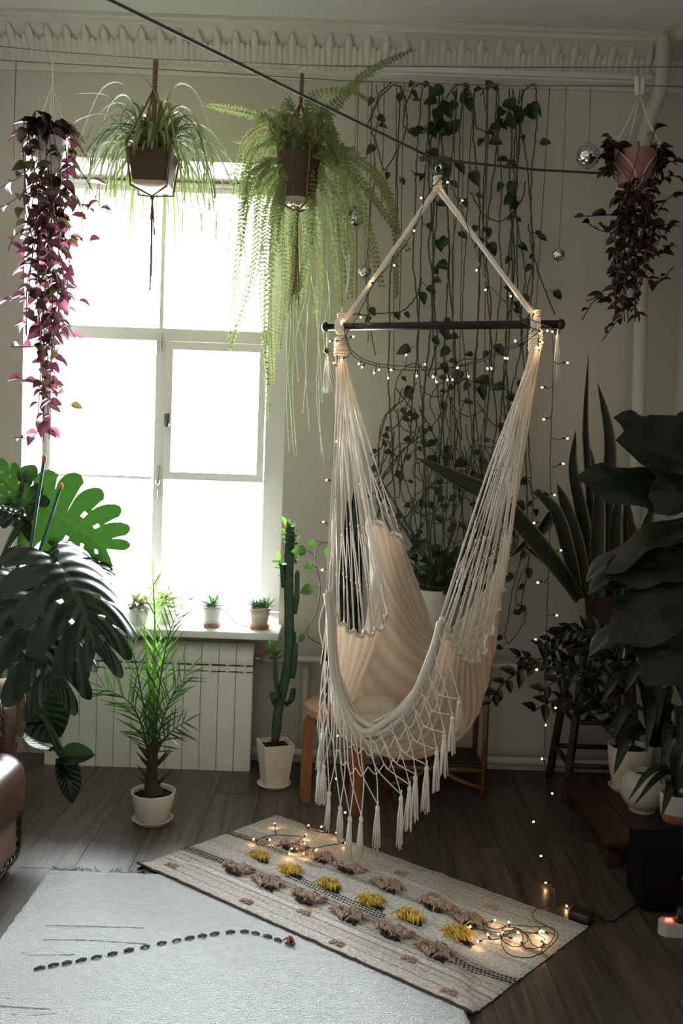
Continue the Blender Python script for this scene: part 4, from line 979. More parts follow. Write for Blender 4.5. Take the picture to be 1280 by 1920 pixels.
palm_frond([pp(291, 1420), pp(305, 1390, -.08), pp(325, 1368, -.14), pp(350, 1352, -.2)], 18, .10, False, .1, .2)
palm_frond([pp(280, 1415), pp(268, 1385, -.08), pp(258, 1372, -.14)], 12, .09, False, .1, .2)
palm_frond([pp(286, 1400), pp(294, 1300, .05), pp(300, 1210, .10)], 18, .09, True, .2, .7)
palm_frond([pp(284, 1410), pp(290, 1350, -.05), pp(288, 1310, -.10)], 14, .09, False, .1, .5)
# ---------------------------------------------------------------- tree cactus
b_ = F(512, 1480); b_.z = 0; b_.y += .05; k_ = b_.y / FPX; CY = b_.y
ca = thing('potted_cactus', 'tall branching tree cactus in a square tapered cream pot', 'potted plant', b_)
saucer(ca, b_, 33 * k_, 'pot_cream', .014)
zt_ = P(513, 1391, CY).z
Mr = Matrix.Rotation(R(20), 4, 'Z')
mb = MB()
w0, w1 = 21 * k_, 30 * k_
def sqring(w_, z): return [b_ + (Mr @ Vector((sx_ * w_, sy_ * w_, z))) for sx_, sy_ in ((-1, -1), (1, -1), (1, 1), (-1, 1))]
rings = [sqring(w0, .006), sqring(w1 * .985, zt_ - .004), sqring(w1, zt_), sqring(w1 - .008, zt_), sqring(w1 - .012, zt_ - .02)]
vs = [p for r_ in rings for p in r_]
mb.add(vs, [(4*i+j, 4*i+(j+1) % 4, 4*(i+1)+(j+1) % 4, 4*(i+1)+j) for i in range(4) for j in range(4)] + [(3, 2, 1, 0)])
mb.build('pot', 'pot_cream', ca, False, .0)
r5 = sqring(w1 - .011, zt_ - .017); MB().add(r5, [(0, 1, 2, 3)]).build('soil', 'soil', ca, False)
def cpp(px, py, dy=0): return P(px, py, CY + dy)
def cactus_stem(pts, r0, r1, ribs=4, spines=True, name='stem', m_='cactus'):
    pts = crom(pts, 7); k = len(pts); mb = MB(); n = ribs * 4; vs = []; t = (pts[1] - pts[0]).normalized(); nx = t.orthogonal().normalized()
    for i, p in enumerate(pts):
        t = (pts[min(i+1, k-1)] - pts[max(0, i-1)]).normalized(); nx = (nx - t * nx.dot(t)).normalized(); ny = t.cross(nx)
        r_ = r0 + (r1 - r0) * i / (k - 1)
        if i == k - 1: r_ *= .45
        for j in range(n):
            an = 2 * math.pi * j / n; q = r_ * (1.0 if j % 4 == 0 else (.66 if j % 4 == 2 else .76)) * (1 + (.09 if (i % 2 and j % 4 == 0) else 0))
            vs.append(p + (nx * math.cos(an) + ny * math.sin(an)) * q)
    mb.add(vs, [(i*n+j, i*n+(j+1) % n, (i+1)*n+(j+1) % n, (i+1)*n+j) for i in range(k-1) for j in range(n)] + [tuple(range((k-1)*n, k*n))])
    return mb.build(name, m_, ca)
MB().tube([cpp(515, 1395), cpp(518, 1365)], [.018, .02], 8).build('woody_base', 'stem_brown', ca)
cactus_stem([cpp(518, 1370), cpp(522, 1330), cpp(532, 1285), cpp(541, 1230), cpp(542, 1150), cpp(541, 1080), cpp(543, 1020), cpp(544, 985)], .028, .026, 4)
for pts, r0, r1 in (([cpp(548, 1270), cpp(552, 1240, -.02), cpp(554, 1205, -.02)], .017, .015), ([cpp(551, 1150), cpp(556, 1120, -.01), cpp(557, 1070, -.01)], .017, .014),
                    ([cpp(519, 1290, -.02), cpp(516, 1260, -.03), cpp(515, 1222, -.03)], .013, .011), ([cpp(522, 1325), cpp(513, 1315, -.02), cpp(509, 1297, -.02)], .014, .012),
                    ([cpp(536, 1320), cpp(546, 1312, -.02), cpp(550, 1290, -.02)], .014, .012), ([cpp(532, 1100), cpp(530, 1080, -.02), cpp(528, 1058, -.02)], .015, .012),
                    ([cpp(524, 1310, -.03), cpp(520, 1300, -.04), cpp(518, 1284, -.04)], .012, .011), ([cpp(548, 1220), cpp(551, 1205), cpp(552, 1185)], .013, .010)):
    cactus_stem(pts, r0, r1, 4, name='branch')
clf = leaf_mesh('leaf', 'leaf_cactus', lambda t: .22 * math.sin(math.pi * min(1, .05 + t * .9)) ** .6, .1, .1, 4, 2)
for (x0, y0, x1, y1, n, w_) in ((538, 985, 548, 1050, 26, 15), (524, 1050, 532, 1095, 14, 14), (510, 1215, 520, 1240, 16, 16), (552, 1040, 556, 1065, 7, 9), (550, 1180, 556, 1195, 5, 8)):
    for i in range(n):
        t = i / n; p = cpp(x0 + (x1 - x0) * t, y0 + (y1 - y0) * t, U(-.02, .01)); d_ = Vector((U(-1, 1), U(-.8, .3), U(.1, .8)))
        l_ = w_ * k_ * U(.7, 1.2) * 1.3; scatter_leaf('leaf', clf, ca, p, d_, Vector((0, -.6, 1)), l_)
spm = MB()
# ---------------------------------------------------------------- monstera
mo_c = Vector((-1.40, 3.56, 0))
mo = thing('monstera_plant', 'large monstera with glossy split leaves beside the window', 'potted plant', mo_c)
pot(mo, mo_c, [(.10, 0), (.12, .15), (.135, .27), (.135, .285)], 'pot_black', .122, .265)
def monstera_leaf(name, m_, seed, lobes=6, slot=.42, gap=.42, droop=.8, cup=.12):
    rnd = random.Random(seed); mb = MB(); uvs = []
    for sgn in (-1, 1):
        for L_ in range(lobes):
            s0, s1 = L_ / lobes, (L_ + 1) / lobes; nc, nr = 5, 8; vs = []
            g_ = gap * rnd.uniform(.7, 1.15); lenf = rnd.uniform(.93, 1.05)
            for i in range(nr + 1):
                r_ = i / nr; q = 1 - g_ * max(0, (r_ - slot) / (1 - slot)) ** .7 if L_ > 0 else 1 - .12 * max(0, (r_ - .6) / .4)
                for j in range(nc + 1):
                    jj = .5 + (j / nc - .5) * q; s_ = s0 + (s1 - s0) * jj
                    ang = R(150 - 118 * s_ ** .8); W_ = .50 * math.sin(math.pi * min(1, .20 + .74 * (s_ ** .9))) ** .75 + .06
                    tipround = 1 - .16 * (abs(j / nc - .5) * 2) ** 2 * (r_ ** 3)
                    rr = r_ * W_ * lenf * tipround
                    bend = -.20 * r_ * r_ * (1 - s_) 
                    x_ = sgn * rr * math.sin(ang); y_ = s_ * .86 + rr * math.cos(ang) + (.14 * r_ * r_ * rr)
                    z_ = cup * abs(x_) * 1.0 - droop * (x_ * x_ * 1.2 + max(0, y_) ** 2 * .5) + .012 * math.sin(12 * s_ * lobes / 6) * r_
                    vs.append((x_, y_, z_)); uvs.append((.5 + sgn * r_ * .5, s_))
            k = nc + 1; fs = []
            for i in range(nr):
                for j in range(nc):
                    if L_ in (2, 3, 4) and i in (2,) and j == nc - 1 and rnd.random() < .8: continue
                    f = (i*k+j, i*k+j+1, (i+1)*k+j+1, (i+1)*k+j); fs.append(f if sgn > 0 else f[::-1])
            mb.add(vs, fs)
    me = mb.mesh(name, m_); l = me.uv_layers.new(name='UVMap')
    for lp in me.loops: l.data[lp.index].uv = uvs[lp.vertex_index]
    return me
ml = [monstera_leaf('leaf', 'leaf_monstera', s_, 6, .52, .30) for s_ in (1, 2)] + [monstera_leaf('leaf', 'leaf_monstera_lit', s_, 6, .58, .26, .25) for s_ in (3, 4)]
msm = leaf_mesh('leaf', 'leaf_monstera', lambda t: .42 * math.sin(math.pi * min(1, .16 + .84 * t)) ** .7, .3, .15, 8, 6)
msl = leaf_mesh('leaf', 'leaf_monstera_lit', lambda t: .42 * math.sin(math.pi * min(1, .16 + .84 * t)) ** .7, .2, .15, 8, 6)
def mleaf(me, bx, by, bY, tx, ty, tY, n_, w=1.0, stem=None):
    a_, t_ = P(bx, by, bY), P(tx, ty, tY); d_ = t_ - a_; l_ = d_.length / .9
    o = scatter_leaf('leaf', me, mo, a_, d_, n_, l_, l_ * w)
    root = mo_c + Vector((U(-.06, .08), U(-.05, .05), .26)); mid = stem or (root.lerp(a_, .6) + Vector((U(-.08, .0), .02, .10)))
    MB().tube(crom([root, mid, a_ - d_.normalized() * .02 + Vector((0, .01, .01)), a_ + d_ * .02], 6), [.009] * 12 + [.007] * 6 + [.005], 7).build('leaf_stalk', 'stem_green', mo)
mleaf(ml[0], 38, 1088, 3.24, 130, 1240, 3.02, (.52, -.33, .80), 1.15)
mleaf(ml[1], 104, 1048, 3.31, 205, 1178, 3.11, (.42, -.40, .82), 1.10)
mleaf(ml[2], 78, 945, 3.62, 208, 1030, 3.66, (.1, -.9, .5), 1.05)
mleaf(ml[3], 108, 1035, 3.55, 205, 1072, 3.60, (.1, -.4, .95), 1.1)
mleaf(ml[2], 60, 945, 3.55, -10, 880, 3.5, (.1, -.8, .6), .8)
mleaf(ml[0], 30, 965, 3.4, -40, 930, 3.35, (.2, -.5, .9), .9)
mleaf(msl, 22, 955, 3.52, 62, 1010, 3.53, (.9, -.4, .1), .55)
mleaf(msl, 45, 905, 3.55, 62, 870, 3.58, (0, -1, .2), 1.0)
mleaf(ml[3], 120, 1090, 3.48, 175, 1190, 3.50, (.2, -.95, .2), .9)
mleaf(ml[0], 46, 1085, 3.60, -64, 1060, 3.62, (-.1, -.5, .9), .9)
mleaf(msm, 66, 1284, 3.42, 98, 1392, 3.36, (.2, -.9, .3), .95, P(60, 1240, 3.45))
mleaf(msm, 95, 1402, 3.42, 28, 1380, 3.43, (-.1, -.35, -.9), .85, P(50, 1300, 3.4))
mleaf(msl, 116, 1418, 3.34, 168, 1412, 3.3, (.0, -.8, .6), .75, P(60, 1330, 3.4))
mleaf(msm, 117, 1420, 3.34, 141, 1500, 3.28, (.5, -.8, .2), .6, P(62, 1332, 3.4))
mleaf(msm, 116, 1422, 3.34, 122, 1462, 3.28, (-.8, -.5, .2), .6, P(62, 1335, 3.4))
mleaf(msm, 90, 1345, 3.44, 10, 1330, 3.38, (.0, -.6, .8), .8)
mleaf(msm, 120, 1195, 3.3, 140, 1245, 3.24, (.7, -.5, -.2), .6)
for (x0, y0, x1, y1, lab) in ((52, 1062, 83, 860, 'taller green plant stake with orange tip among monstera leaves'), (66, 1058, 114, 912, 'shorter green plant stake with orange tip among monstera leaves')):
    ys = 3.40 if x0 == 52 else 3.45; a_, b2 = P(x0, y0, ys), P(x1, y1, ys - .01); d_ = (b2 - a_)
    a_ = a_ - d_ * ((a_.z - .27) / d_.z)
    sk = thing('plant_stake', lab, 'stake', a_); MB().tube([a_, b2], .0062, 8).build('rod', 'stick_green', sk); MB().ball(b2, .0105, 8, 6, (.9, .9, 1.5)).build('tip', 'orange_tip', sk)
# ---------------------------------------------------------------- hanging plants
def hanger_cords(root, top, rimc, rtop, rbot, bot, m_, r_, ncord=4, ph=.35):
    for k in range(ncord):
        an = 2 * math.pi * (k + ph) / ncord; d_ = Vector((math.cos(an), math.sin(an), 0))
        MB().tube([top, rimc + d_ * (rtop + r_) + Vector((0, 0, .012)), rimc + d_ * (rtop + r_), bot + d_ * (rbot + r_) + Vector((0, 0, .012)), bot + d_ * (rbot + r_) + Vector((0, 0, -.006)), bot + Vector((0, 0, -.03))], r_, 6).build('cord', m_, root)
def tail(root, p, l_, n, m_, sp=.012):
    for k in range(n):
        e = Vector((U(-sp, sp), U(-sp, sp), 0)); MB().tube(crom([p + e * .2, p + e * .6 + Vector((0, 0, -l_ * .4)), p + e * 1.2 + Vector((0, 0, -l_ * U(.8, 1.1)))], 4), .0022, 4).build('tail_cord', m_, root)
# spider plant
Y0 = YA
pc = P(289, 349, Y0); rc = P(290, 289, Y0); rr = 40 / FPX * Y0; rb = 31 / FPX * Y0; hh = (rc - pc).length; topz = P(292, 113, Y0)
hg = thing('macrame_hanger', 'brown jute macrame hanger with knotted top around the spider plant pot', 'plant hanger', pc - Vector((0, 0, .3)), 'jute hangers')
kn = P(290, 165, Y0)
MB().tube([topz, topz + Vector((0, 0, -.02))], .003, 6).build('hook', 'metal', hg)
mb = MB()
for i in range(9): mb.ball(topz.lerp(kn, (i + .5) / 9), .0125, 8, 5, (1, 1, .8))
mb.build('top_knot', 'jute', hg)
base = Vector((kn.x, kn.y, pc.z - .012)); rimc = Vector((kn.x, kn.y, rc.z))
hanger_cords(hg, kn, rimc, rr * 1.36 + .001, rb * 1.06 * 1.36 + .001, base, 'jute', .0045, 4, .5); MB().tube([kn, kn.lerp(rimc, .5), rimc + Vector((0, -.01, .01))], .011, 6).build('bundle', 'jute', hg)
MB().ball(base + Vector((0, 0, -.035)), .011, 8, 6).build('bottom_knot', 'jute', hg)
tail(hg, base + Vector((0, 0, -.035)), .15, 9, 'jute'); tail(hg, base + Vector((0, 0, -.035)), .40, 4, 'jute', .010)
spd = thing('spider_plant', 'striped spider plant arching out of a dark woven pot', 'hanging plant', base)
pot(spd, base + Vector((0, 0, .012)), [(rb, .0), (rr, hh)], 'basket', rr - .014, hh - .02, 28, True)
MB().lathe([(0, 0), (rb * .9, 0), (rb * 1.06, .012), (rb * 1.06, .016), (rb * .9, .012), (0, .012)], base, 28, True).build('saucer', 'saucer_tan', spd)
def strap_leaf(name, m_, pts, w_, n=5):
    pts = crom(pts, n); k = len(pts); rows = []
    for i, p in enumerate(pts):
        t = i / (k - 1); tg = (pts[min(i+1, k-1)] - pts[max(0, i-1)]).normalized(); s_ = tg.cross(Vector((0, 0, 1)))
        s_ = s_.normalized() if s_.length > .05 else Vector((1, 0, 0)); up = s_.cross(tg); w = w_ * (1 - t ** 3) * (.55 + .45 * min(1, t * 6))
        rows.append([p - s_ * w + up * w * .5, p, p + s_ * w + up * w * .5])
    return grid_mesh(name, rows, m_)
sp_c = base + Vector((0, 0, hh + .0))
for i in range(105):
    an = i * 2.39996 + U(-.2, .2); d_ = Vector((math.cos(an), math.sin(an) * .7, 0)); lng = U(.16, .36); up_ = U(.10, .30) * (1.15 if i % 3 else .6); dr = U(.05, .50)
    if i % 5 == 0: up_ *= 1.5; dr *= .5
    if math.cos(an) < -.75: lng = min(lng, .27)
    if math.sin(an) < -.35 and abs(math.cos(an)) < .75: dr *= .1; lng *= .55; up_ *= .7
    p0 = sp_c + d_ * U(.005, .05)
    pts = [p0, p0 + d_ * lng * .25 + Vector((0, 0, up_ * .55)), p0 + d_ * lng * .62 + Vector((0, 0, up_ * .55 - dr * .10)), p0 + d_ * lng * .92 + Vector((0, 0, up_ * .2 - dr * .5)), p0 + d_ * lng * (1.0 + .1 * U(-1, 1)) + Vector((0, 0, -dr))]
    inst('leaf', strap_leaf('leaf', 'leaf_spider', pts, U(.006, .0095)), spd)
for pts in ([(292, 280), (298, 210), (285, 165), (243, 122)], [(285, 285), (250, 230), (200, 180), (138, 176)], [(285, 285), (245, 260), (200, 215), (148, 225), (132, 245)], [(300, 285), (310, 230), (330, 215), (360, 198)]):
    inst('leaf', strap_leaf('leaf', 'leaf_spider', [P(x_, y_, Y0 - .03 * i) for i, (x_, y_) in enumerate(pts)], .0065), spd)
for i in range(34):
    sd_ = -1 if i % 2 else 1; ox = U(38, 120); top_ = U(215, 275); yb_ = U(350, 432); dy = U(-.10, .10)
    inst('leaf', strap_leaf('leaf', 'leaf_spider', [P(290 + sd_ * U(5, 25), 284, Y0 + dy * .3), P(290 + sd_ * ox * .55, top_, Y0 + dy), P(290 + sd_ * ox * .92, top_ + 35, Y0 + dy * 1.2), P(290 + sd_ * ox * 1.05, yb_ - 60, Y0 + dy * 1.2), P(290 + sd_ * ox * U(.9, 1.08), yb_, Y0 + dy * 1.2)], U(.006, .009)), spd)
rn = [P(320, 285, Y0), P(380, 240, Y0 - .05), P(420, 270, Y0 - .08), P(433, 330, Y0 - .09)]
MB().tube(crom(rn, 6), .0013, 4).build('runner', 'stem_lime', spd)
for i in range(6): 
    d_ = Vector((U(-1, 1), U(-.5, .5), U(-1, .3))) * .04; inst('leaf', strap_leaf('leaf', 'leaf_spider', [rn[-1], rn[-1] + d_ * .5 + Vector((0, 0, .008)), rn[-1] + d_], .003), spd)
# fern
fb = P(555, 378, Y0); frz = P(563, 292, Y0); fr_ = 41 / FPX * Y0; fh = (frz - fb).length; ftop = P(566, 138, Y0); fx = P(561, 200, Y0)
hg = thing('macrame_hanger', 'brown jute hanger with long tassel around the fern basket', 'plant hanger', Vector((fb.x, Y0, fb.z - .4)), 'jute hangers')
base = Vector((fb.x + .004, Y0, fb.z)); rimc = base + Vector((0, 0, fh))
MB().tube([ftop + Vector((.012 * math.cos(t), 0, .012 * math.sin(t) + .012)) for t in [i * .7 for i in range(10)]], .002, 5).tube([P(566, 122, Y0), ftop + Vector((0, 0, .02))], .002, 5).build('hook', 'chrome', hg)
MB().tube([ftop, ftop.lerp(rimc, .35)], .009, 7).build('bundle', 'jute', hg)
hanger_cords(hg, ftop.lerp(rimc, .35), rimc, fr_, fr_ * .81, base + Vector((0, 0, -.012)), 'jute', .0045)
MB().tube([base + Vector((0, 0, -.02)), base + Vector((-.002, 0, -.1))], .010, 7).build('bottom_knot', 'jute', hg); tail(hg, base + Vector((0, 0, -.07)), .36, 16, 'jute', .02)
fe = thing('fern_plant', 'large boston fern with long drooping fronds in a woven basket', 'hanging plant', base)
pot(fe, base, [(fr_ * .72, 0), (fr_, fh)], 'basket', fr_ - .014, fh - .02, 28)
MB().lathe([(0, -.012), (fr_ * .7, -.012), (fr_ * .8, .004), (fr_ * .76, .004), (0, -.004)], base, 24).build('saucer', 'saucer_tan', fe)
def frond(pts, w_, m_, seg=7, dens=.0150):
    pts = crom(pts, seg); ln = sum((b - a).length for a, b in zip(pts, pts[1:])); n = max(8, int(ln / dens)); mb = MB(); k = len(pts) - 1
    mb.tube(pts, .0012, 3, False)
    for i in range(n):
        t = (i + .5) / n; q = t * k; a_ = pts[int(q)].lerp(pts[min(k, int(q) + 1)], q - int(q)); tg = (pts[min(k, int(q) + 1)] - pts[int(q)]).normalized()
        s_ = tg.cross(Vector((.25, -1, .15))).normalized(); nn = tg.cross(s_)
        w = w_ * (min(1, t * 5 + .3)) * (1 - t ** 2.2 * .75) * U(.8, 1.15)
        for sg in (-1, 1):
            d_ = (s_ * sg + tg * .35 + nn * U(-.45, .45)).normalized(); hw = tg * dens * .44; tip = a_ + d_ * w + Vector((0, 0, -.12 * w))
            mid = a_ + d_ * w * .45
            mb.add([a_, mid - hw, tip, mid + hw], [(0, 1, 2, 3)])
    me = mb.mesh('frond', m_, False); return inst('frond', me, fe)
fc = rimc + Vector((0, 0, .0))
def fp(px, py, dy=0): return P(px, py, Y0 + dy)
# long key fronds traced along the photograph
for pts, w_ in (([(545, 290), (500, 230), (440, 205), (375, 195)], .036), ([(575, 280), (620, 205), (690, 135), (772, 94)], .034), ([(560, 280), (575, 230), (590, 180), (650, 170), (690, 190)], .022),
                ([(590, 290), (640, 300), (700, 370), (770, 470)], .036), ([(600, 290), (660, 290), (720, 350), (745, 440), (742, 560)], .036), ([(600, 300), (650, 330), (690, 420), (720, 540)], .032),
                ([(520, 300), (470, 340), (450, 450), (437, 650)], .034), ([(530, 310), (490, 360), (480, 500), (430, 660)], .032), ([(540, 320), (505, 400), (500, 560), (500, 780)], .034),
                ([(545, 320), (515, 420), (508, 600), (512, 720)], .034), ([(535, 320), (530, 420), (528, 540), (520, 660)], .03), ([(525, 300), (465, 320), (452, 400), (458, 520)], .03),
                ([(560, 330), (548, 420), (545, 500), (535, 590)], .028), ([(580, 320), (590, 420), (600, 500), (595, 600)], .026), ([(590, 320), (620, 400), (630, 500), (635, 580)], .026),
                ([(585, 330), (575, 430), (572, 520), (560, 570)], .026), ([(600, 310), (640, 380), (655, 460), (660, 560)], .024)):
    for rep in range(2):
        j = rep * 9
        frond([fp(x_ + U(-j, j), y_ + U(-j, j) * .6, -.02 - .05 * rep + .012 * i - (.05 * i if pts[-1] == (772, 94) else 0)) for i, (x_, y_) in enumerate(pts)], w_ * (1 - .15 * rep), 'leaf_fern')
for i in range(64):
    an = i * 2.39996; d_ = Vector((math.cos(an), math.sin(an), 0)); lng = U(.10, .27); up_ = U(.02, .20); dr = U(.05, .62) if i % 3 else U(-.08, .1)
    if math.sin(an) < -.2 and abs(math.cos(an)) < .8: dr = U(-.1, .03); lng *= .7
    p0 = fc + d_ * .03
    frond([p0, p0 + d_ * lng * .4 + Vector((0, 0, up_)), p0 + d_ * lng * .85 + Vector((0, 0, up_ * .5 - dr * .25)), p0 + d_ * lng + Vector((0, 0, -dr))], U(.014, .026), 'leaf_fern_dry' if i % 6 == 0 else 'leaf_fern', 6, .0140)
for i in range(16):
    x0 = U(540, 640); p0 = fp(x0, 380, U(-.1, .1)); l_ = U(220, 520); pts = [p0]
    for k in range(1, 5): pts.append(fp(x0 + U(-14, 14) + (8 if x0 > 590 else 0), 380 + l_ * k / 4, U(-.1, .1) * .3))
    MB().tube(crom(pts, 4), .0009, 3).build('runner', 'stem_lime', fe)
# trailing purple plants
def trailing(root, pots_c, pot_r, Y, stems, meshes, n_per, lsz, smat, t_first, skip=lambda p: False):
    placed = []
    for si, pts in enumerate(stems):
        pts = crom(pts, 6); MB().tube(pts, .0022, 4).build('stem', smat, root); k = len(pts) - 1
        ln = sum((b - a).length for a, b in zip(pts, pts[1:])); n = max(4, int(ln / n_per))
        for i in range(n):
            t = t_first(si) + (1 - t_first(si)) * (i + U(-.2, .2)) / n; q = min(k - .001, max(0, t * k)); a_ = pts[int(q)].lerp(pts[int(q) + 1], q - int(q)); tg = (pts[int(q) + 1] - pts[int(q)]).normalized()
            if skip(a_): continue
            an = i * math.pi * .94 + si + U(-.5, .5); d_ = Vector((math.cos(an), math.sin(an) * .8, 0)) + tg * .35 + Vector((0, 0, U(-.3, .3)))
            l_ = lsz * U(.7, 1.2) * (1 - .25 * t)
            placed.append((meshes(a_, t), frame(a_, d_, Vector((U(-.6, .6), -.55, U(.2, 1.2))), l_, l_ * U(.85, 1.15)), a_.y - 2.0 * l_))
    placed.sort(key=lambda q: q[2])                     # the nearest and largest leaves stay single, the hidden rest is one part
    for me, M_, _ in placed[:295]: inst('leaf', me, root, M_)
    if placed[295:]:
        vs, fs, uvs, mi, mats = [], [], [], [], []
        for me, M_, _ in placed[295:]:
            b0 = len(vs); vs += [tuple(M_ @ v.co) for v in me.vertices]; m0 = me.materials[0]
            if m0 not in mats: mats.append(m0)
            for p in me.polygons:
                fs.append(tuple(i + b0 for i in p.vertices)); mi.append(mats.index(m0)); uvs += [tuple(me.uv_layers[0].data[li].uv) for li in p.loop_indices]
        nm = bpy.data.meshes.new('inner_foliage'); nm.from_pydata(vs, [], fs)
        for m0 in mats: nm.materials.append(m0)
        ul = nm.uv_layers.new(name='UVMap')
        for i, q in enumerate(uvs): ul.data[i].uv = q
        for p, k in zip(nm.polygons, mi): p.material_index = k
        nm.shade_smooth(); tag(inst('inner_foliage', nm, root), kind='stuff')
tr_sh = lambda t: .30 * math.sin(math.pi * min(1, .10 + .90 * t ** .85)) ** .8
tl = {m_: [leaf_mesh('leaf', m_, tr_sh, d_, .35, 6, 4) for d_ in (.1, .35)] for m_ in ('leaf_trad', 'leaf_trad_pink', 'leaf_trad_green', 'leaf_trad_dark')}
Y1 = YA - .02
ptop, pbase = P(96, 262, Y1), P(96, 318, Y1)
hg = thing('string_hanger', 'thin white string hanger around the purple trailing plant pot', 'plant hanger', pbase)
tpz = P(97, 99, Y1); kz = P(98, 160, Y1)
MB().tube([tpz, tpz.lerp(kz, .5) + Vector((.003, 0, 0)), kz], .0035, 5).build('cord', 'white_cord', hg)
for k in range(4):
    an = k * math.pi / 2 + .5; e = ptop + Vector((math.cos(an), math.sin(an), 0)) * .072; MB().tube([kz, e + Vector((0, 0, .008)), e, pbase + (e - ptop) * .76, pbase + (e - ptop) * .76 + Vector((0, 0, -.005)), pbase + Vector((0, 0, -.015))], .002, 4).build('cord', 'white_cord', hg)
tp1 = thing('trailing_purple_plant', 'long trailing plant with plum and pink leaves against the window edge', 'hanging plant', pbase)
pot(tp1, pbase, [(.05, 0), (.068, ptop.z - pbase.z)], 'pot_white', .058, ptop.z - pbase.z - .015, 24)
stems = []; random.seed(31)
for i in range(26):
    x_ = U(55, 128); y_end = (U(420, 830) if i % 3 else U(600, 835)); an = U(0, 6.28); side = (i % 6 == 0)
    p0 = ptop + Vector((math.cos(an), math.sin(an), 0)) * .05; pr_ = P(96 + (x_ - 96) * .9, 262, Y1); pr_.y = Y1 + .09 * math.sin(an)
    pts = [p0, Vector((pr_.x + .02 * math.cos(an), pr_.y, ptop.z + .03))]
    n = 4
    for k in range(1, n + 1):
        xx = x_ + (U(-14, 14)); yy = 290 + (y_end - 290) * k / n
        if yy > 640: xx = 85 + (xx - 85) * .45
        pts.append(P(xx, yy, Y1 + .09 * math.sin(an) * (1 - .1 * k)))
    stems.append(pts)
for e in ([(110, 300), (150, 320), (185, 380), (195, 400)], [(70, 300), (40, 330), (5, 350), (-15, 370)], [(105, 430), (150, 450), (185, 455)], [(100, 540), (130, 560), (160, 565)], [(70, 420), (30, 440), (15, 470)],
          [(60, 540), (30, 560), (5, 562)], [(95, 240), (60, 235), (15, 265)], [(100, 250), (120, 235), (140, 260), (165, 300)], [(85, 640), (60, 650), (20, 650)], [(95, 590), (125, 610), (145, 640)],
          [(90, 720), (125, 750), (140, 765)], [(80, 790), (60, 820), (25, 820)], [(80, 720), (50, 715), (28, 705)], [(100, 360), (150, 380), (165, 430)], [(80, 330), (20, 380), (-5, 390)]):
    stems.append([P(x_, y_, Y1 - .02 - .01 * k) for k, (x_, y_) in enumerate(e)])
def pick1(a_, t):
    r_ = random.random(); z = a_.z
    mid = P(95, 560, Y1).z
    if z > P(95, 400, Y1).z: m_ = 'leaf_trad_green' if r_ < .45 else ('leaf_trad_dark' if r_ < .8 else 'leaf_trad')
    else: m_ = 'leaf_trad_pink' if r_ < .30 else ('leaf_trad' if r_ < .82 else 'leaf_trad_green')
    return tl[m_][random.randrange(2)]
trailing(tp1, ptop, .06, Y1, stems, pick1, .052, .078, 'stem_purple', lambda si: .06)
# right: pink pot in white macrame
Y2 = YA - .02
ptop, pbase = P(1190, 287, Y2), P(1188, 348, Y2); prr = 37 / FPX * Y2
hg = thing('white_macrame_hanger', 'white cotton macrame hanger holding the pink pot', 'plant hanger', pbase)
tpz = P(1197, 127, Y2); k0, k1 = P(1199, 145, Y2), P(1199, 178, Y2)
MB().tube([tpz, k0], .0025, 5).build('hook', 'metal', hg)
MB().tube([k0 + Vector((-.012, 0, 0)), k1 + Vector((-.010, 0, 0))], .011, 8).tube([k0 + Vector((.012, 0, 0)), k1 + Vector((.008, 0, -.0))], .011, 8).build('top_knot', 'white_cord', hg)
for an in (200, 340, 95):
    a_ = R(an); e = ptop + Vector((math.cos(a_), math.sin(a_), 0)) * (prr + .0105)
    MB().tube([k1, k1.lerp(e, .5), e + Vector((0, 0, .03))], .005, 6).tube([e + Vector((0, 0, .04)), e + Vector((0, 0, -.01))], .009, 6).build('cord', 'white_cord', hg)
    for s_ in (-1, 1):                                  # each leg wraps round the pot, then runs under it
        leg = []
        for i in range(9):
            t = i / 8; an2 = a_ + s_ * R(60) * math.sin(t * math.pi / 2); rad = prr * (1 - .22 * t) + .0035
            leg.append(ptop.lerp(pbase, t) + Vector((math.cos(an2), math.sin(an2), 0)) * rad)
        leg += [leg[-1] + Vector((0, 0, -.004)), pbase + Vector((0, 0, -.02))]
        MB().tube(leg, .0025, 5).build('cord', 'white_cord', hg)
tp2 = thing('trailing_dark_plant', 'trailing dark purple plant spilling from a pink pot near the corner', 'hanging plant', pbase)
pot(tp2, pbase, [(prr * .78, 0), (prr, ptop.z - pbase.z)], 'pot_pink', prr - .012, ptop.z - pbase.z - .015, 28)
stems = []; random.seed(32)
for i in range(30):
    x_ = U(1150, 1232); y_end = U(430, 600) if i % 4 else U(540, 605); an = U(0, 6.28); an = an if math.sin(an) > -.6 or i % 3 == 0 else -an; dy = .08 * math.sin(an) + (.035 if math.sin(an) > 0 else -.035)
    p0 = ptop + Vector((math.cos(an), math.sin(an), 0)) * (prr - .02); e = ptop + Vector((math.cos(an), math.sin(an), 0)) * (prr + .012)
    pts = [p0, e + Vector((0, 0, .015)), e + Vector((math.cos(an) * .01, math.sin(an) * .01, -.04))]
    for k in range(1, 4):
        yy = 345 + (y_end - 345) * k / 3; xx = x_ + U(-14, 14)
        if yy > 480: xx = 1175 + (xx - 1185) * .65
        pts.append(P(xx, yy, Y2 + dy))
    stems.append(pts)
